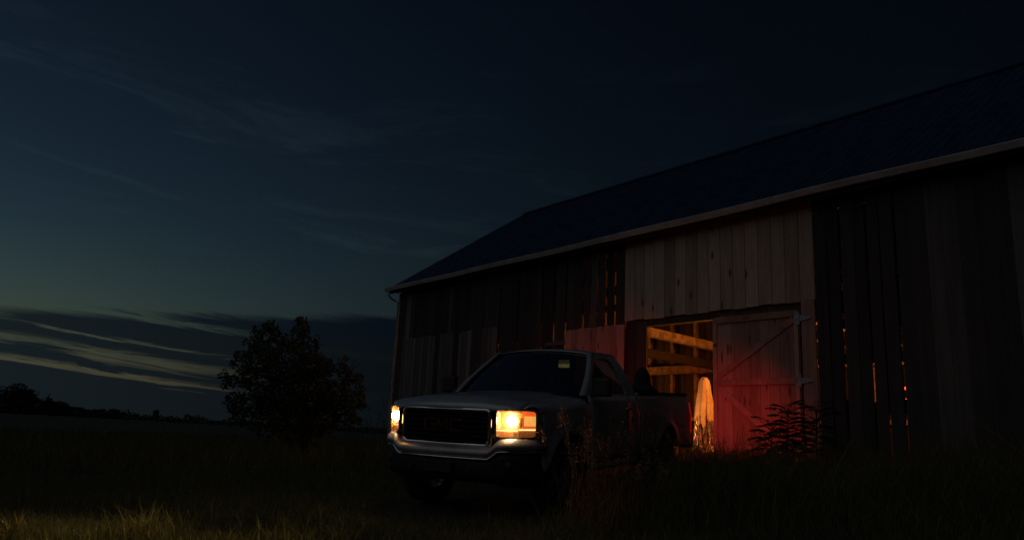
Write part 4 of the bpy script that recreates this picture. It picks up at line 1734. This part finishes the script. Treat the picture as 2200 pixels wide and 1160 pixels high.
def hedgerow():
    cs, rs_ = [], []
    rg = np.random.default_rng(9)
    for px in np.arange(-60, 900, 5.0):
        dep = rg.uniform(170, 240)
        hor = 938 + .05 * (px - 1100)
        b = img_point(px, hor, dep)
        bz = float(ground_z(b.x, b.y))
        hh_ = rg.uniform(1.0, 1.7) + (.9 if px < 300 else 0) * rg.uniform(.3, 1) + (.8 if 395 < px < 440 else 0)
        cs.append((b.x, b.y, bz + hh_ * .45))
        rs_.append((.9, .9, hh_ * .6))
    o = leaf_cloud(cs, rs_, 12000, .5, M['pine'], 'hedgerow', None, rng=rg)
    tag(o, 'long low dark hedgerow along the left horizon', 'hedgerow', kind='stuff')


hedgerow()


# ---- grass
def grass_field():
    rg = RNG
    P = []
    # near strip in view
    n = 165000
    y = rg.uniform(3.4, 12.6, n)
    x = rg.uniform(-1.0, 1.0, n) * (3.2 + .8 * y) + rg.normal(0, .1, n)
    k = footprint_mask(x, y)
    x, y = x[k], y[k]
    patch_ = .5 + .5 * np.sin(x * 1.7 + 1.3 * np.sin(y * 1.1)) * np.sin(y * 1.9 + x * .6)
    h = rg.gamma(6, .018, len(x)) * (.55 + .8 * patch_)
    right = np.clip((x - .4) / 1.2, 0, 1) * np.clip((y - 6.6) / 1.0, 0, 1)
    h = h * (1 + 3.0 * right)
    blades_o = blades('grass', x, y, h, rg.uniform(.003, .007, len(x)) * (1 + .4 * right), rg.uniform(.15, .95, len(x)), M['grass'], rg.uniform(0, 1, len(x)))
    tag(blades_o, 'rough meadow grass over the yard in front of the truck and barn', 'grass', kind='stuff')
    # farther out, coarser
    n = 70000
    y = rg.uniform(12, 36, n)
    x = rg.uniform(-1.0, .9, n) * (3 + .8 * y)
    k = footprint_mask(x, y)
    x, y = x[k], y[k]
    h = rg.gamma(6, .045, len(x))
    o = blades('field_grass', x, y, h, rg.uniform(.006, .014, len(x)), rg.uniform(.1, .8, len(x)), M['grass'], rg.uniform(0, 1, len(x)))
    tag(o, 'taller dark meadow grass around the tree and along the barn', 'grass', kind='stuff')


grass_field()


def tuft(px, py, depth, h, n, label, spread=.14):
    b = img_point(px, py, depth)
    t = empty('grass_tuft', (b.x, b.y, float(ground_z(b.x, b.y))))
    tag(t, label, 'grass tuft', 'tufts of taller grass in the foreground')
    rg = RNG
    r = np.abs(rg.normal(0, spread, n))
    a = rg.uniform(0, 6.28, n)
    blades('blades', np.cos(a) * r, np.sin(a) * r, h * rg.uniform(.45, 1.0, n), rg.uniform(.004, .008, n), rg.uniform(.3, 1.1, n), M['grass'], rg.uniform(.4, 1, n), t, z0=np.zeros(n) - .01)


tuft(310, 1150, 5.75, .36, 130, 'tallest grass tuft at the bottom left, blades lit yellow', .10)
tuft(30, 1160, 5.6, .27, 120, 'lit grass tuft in the bottom left corner', .14)
tuft(130, 1158, 5.7, .13, 60, 'short grass tuft between the corner tuft and the tallest tuft')
tuft(455, 1160, 5.9, .13, 60, 'short dim grass tuft right of the tallest tuft')
tuft(600, 1150, 6.2, .14, 70, 'dark grass tuft at the bottom left of centre')


# ---- tall seed grasses
def seed_grass(x, y, h, n, label, group, mat, spread=.12, head=.16):
    t = empty('seed_grass', (x, y, float(ground_z(x, y))))
    tag(t, label, 'tall grass', group)
    rg = RNG
    mb = MB()
    vs, fs, k = [], [], 0
    for i in range(n):
        a, r = rg.uniform(0, 6.28), abs(rg.normal(0, spread))
        bx_, by_ = math.cos(a) * r, math.sin(a) * r
        hh_ = h * rg.uniform(.65, 1.0)
        la, ln_ = rg.uniform(0, 6.28), rg.uniform(.05, .30)
        pts = [Vector((bx_ + math.cos(la) * ln_ * hh_ * q ** 2, by_ + math.sin(la) * ln_ * hh_ * q ** 2, hh_ * q - .02)) for q in (0, .35, .7, 1.0)]
        mb.tube(pts, [.0032, .0028, .002, .0012], 4, cap=False)
        for q in range(34):
            f = rg.uniform(0, 1)
            c = pts[3] + (pts[2] - pts[3]) * f * head / (.3 * hh_) + Vector(rg.normal(0, .011 * (1 + 1.2 * f), 3).tolist())
            d = Vector(rg.normal(0, 1, 3).tolist()).normalized()
            e = d.cross(Vector(rg.normal(0, 1, 3).tolist())).normalized()
            L = rg.uniform(.008, .018)
            vs += [c - d * L, c + e * L * .35, c + d * L, c - e * L * .35]
            fs += [k, k + 1, k + 2, k + 3]
            k += 4
    mb.build('stalks', mat, t)
    tone_attr(t.children[0].data, RNG.uniform(0, 1, len(mb.f)))
    np_mesh('seed_heads', np.array([tuple(v) for v in vs]), fs, 4, mat, RNG.uniform(.3, 1, len(fs) // 4), t)
    m = 26
    r = np.abs(RNG.normal(0, spread, m))
    a = RNG.uniform(0, 6.28, m)
    blades('blades', np.cos(a) * r, np.sin(a) * r, h * RNG.uniform(.35, .7, m), RNG.uniform(.005, .009, m), RNG.uniform(.3, .9, m), mat, RNG.uniform(0, .7, m), t, z0=np.zeros(m) - .01)
    return t


GRP = 'tall seed grasses beside the truck flank'
for (px, dep, h, n, lb) in ((1245, 7.45, 1.18, 9, 'tall reddish seed grass nearest the headlight beside the front wheel'),
                            (1275, 7.3, 1.12, 8, 'tall reddish seed grass second from the headlight'),
                            (1310, 7.6, 1.02, 9, 'reddish seed grass in the middle of the clump by the flank'),
                            (1345, 8.0, 1.05, 8, 'seed grass in front of the truck door'),
                            (1390, 8.3, .92, 7, 'short seed grass before the gap between cab and bed'),
                            (1435, 8.8, .85, 7, 'seed grass in front of the rear wheel'),
                            (1290, 6.9, .85, 8, 'lower seed grass in front of the reddish clump'),
                            (1365, 7.2, .75, 7, 'lowest seed grass right of the reddish clump')):
    b = img_point(px, 1000, dep)
    seed_grass(b.x, b.y, h, n, lb, GRP, M['seed'])
GRP = 'weed stalks left of the truck'
for (px, dep, h, n, lb) in ((822, 13.5, 1.85, 5, 'tallest thin weed stalks against the sky beside the headlight'),
                            (805, 13.0, 1.35, 5, 'thin weed stalks just left of the tallest ones'),
                            (785, 14.0, 1.25, 6, 'weed stalks midway between tree and truck'),
                            (762, 15.0, 1.2, 6, 'weed stalks at the right foot of the bushy tree'),
                            (832, 12.0, 1.1, 5, 'low weed stalks touching the left side of the truck')):
    b = img_point(px, 930, dep)
    seed_grass(b.x, b.y, h, n, lb, GRP, M['leaf'], .16, .28)
GRP = 'weeds along the foot of the barn doors'
for (px, dep, h, n, lb) in ((1545, 14.6, .55, 8, 'weeds at the foot of the closed door, nearest the sheeted person'),
                            (1590, 14.0, .5, 8, 'weeds at the foot of the closed door, at its middle'),
                            (1640, 13.6, .6, 8, 'weeds at the foot of the closed door, left of the fronds'),
                            (1505, 14.4, .45, 6, 'weeds in front of the sheeted person'),
                            (1800, 12.6, .8, 9, 'weeds at the barn wall right of the fronds'),
                            (1880, 12.0, .7, 9, 'weeds at the dark barn wall under the glowing slit')):
    b = img_point(px, 950, dep)
    seed_grass(b.x, b.y, h, n, lb, GRP, M['leaf'], .16, .2)


# ---- sumac sapling with feathery fronds
def sumac(px, dep, h, label, nf, seed):
    rg = np.random.default_rng(seed)
    b = img_point(px, 960, dep)
    t = empty('sumac_sapling', (b.x, b.y, float(ground_z(b.x, b.y))))
    tag(t, label, 'sapling', 'sumac saplings by the barn door')
    mb = MB()
    vs, fs, k = [], [], 0
    stem = [Vector((0, 0, -.03)), Vector((.02, 0, h * .35)), Vector((.05, .02, h * .62))]
    mb.tube(stem, [.016, .012, .008], 6)
    for i in range(nf):
        f = i / (nf - 1)
        o = stem[0].lerp(stem[2], .35 + .65 * f)
        a = i * 2.4 + rg.uniform(-.4, .4)
        L = rg.uniform(.34, .54) * (1.05 - .25 * f)
        rise = .15 + .55 * f
        pts = []
        for q in np.linspace(0, 1, 9):
            pts.append(o + Vector((math.cos(a) * L * q, math.sin(a) * L * q, L * rise * q * 1.5 - L * .6 * q * q)))
        mb.tube(pts, [.006] * 3 + [.004] * 3 + [.002] * 3, 4, cap=False)
        side = Vector((-math.sin(a), math.cos(a), 0))
        for q in range(1, 12):
            g = q / 11
            s = g * 8
            p = pts[int(s)].lerp(pts[min(8, int(s) + 1)], s - int(s))
            fwd = (pts[min(8, int(s) + 1)] - pts[max(0, int(s) - 1)]).normalized()
            ll = .19 * math.sin(math.pi * (.15 + .8 * g)) + .03
            for sg in (1, -1):
                d = (side * sg * .9 + fwd * .45 + Vector((0, 0, -.25 + rg.uniform(-.15, .1)))).normalized()
                e = d.cross(Vector((0, 0, 1))).normalized()
                vs += [p, p + d * ll * .4 + e * .034, p + d * ll, p + d * ll * .4 - e * .034]
                fs += [k, k + 1, k + 2, k + 3]
                k += 4
    mb.build('stem', M['bark'], t, smooth=True)
    np_mesh('fronds', np.array([tuple(v) for v in vs]), fs, 4, M['leaf'], rg.uniform(0, .6, len(fs) // 4), t)


sumac(1690, 12.9, 1.68, 'feathery sumac sapling in front of the closed door', 30, 2)
sumac(1752, 12.5, 1.7, 'feathery sumac sapling at the right door jamb', 24, 4)
sumac(1655, 13.2, 1.2, 'shorter sumac sapling, leftmost of the feathery ones', 18, 6)
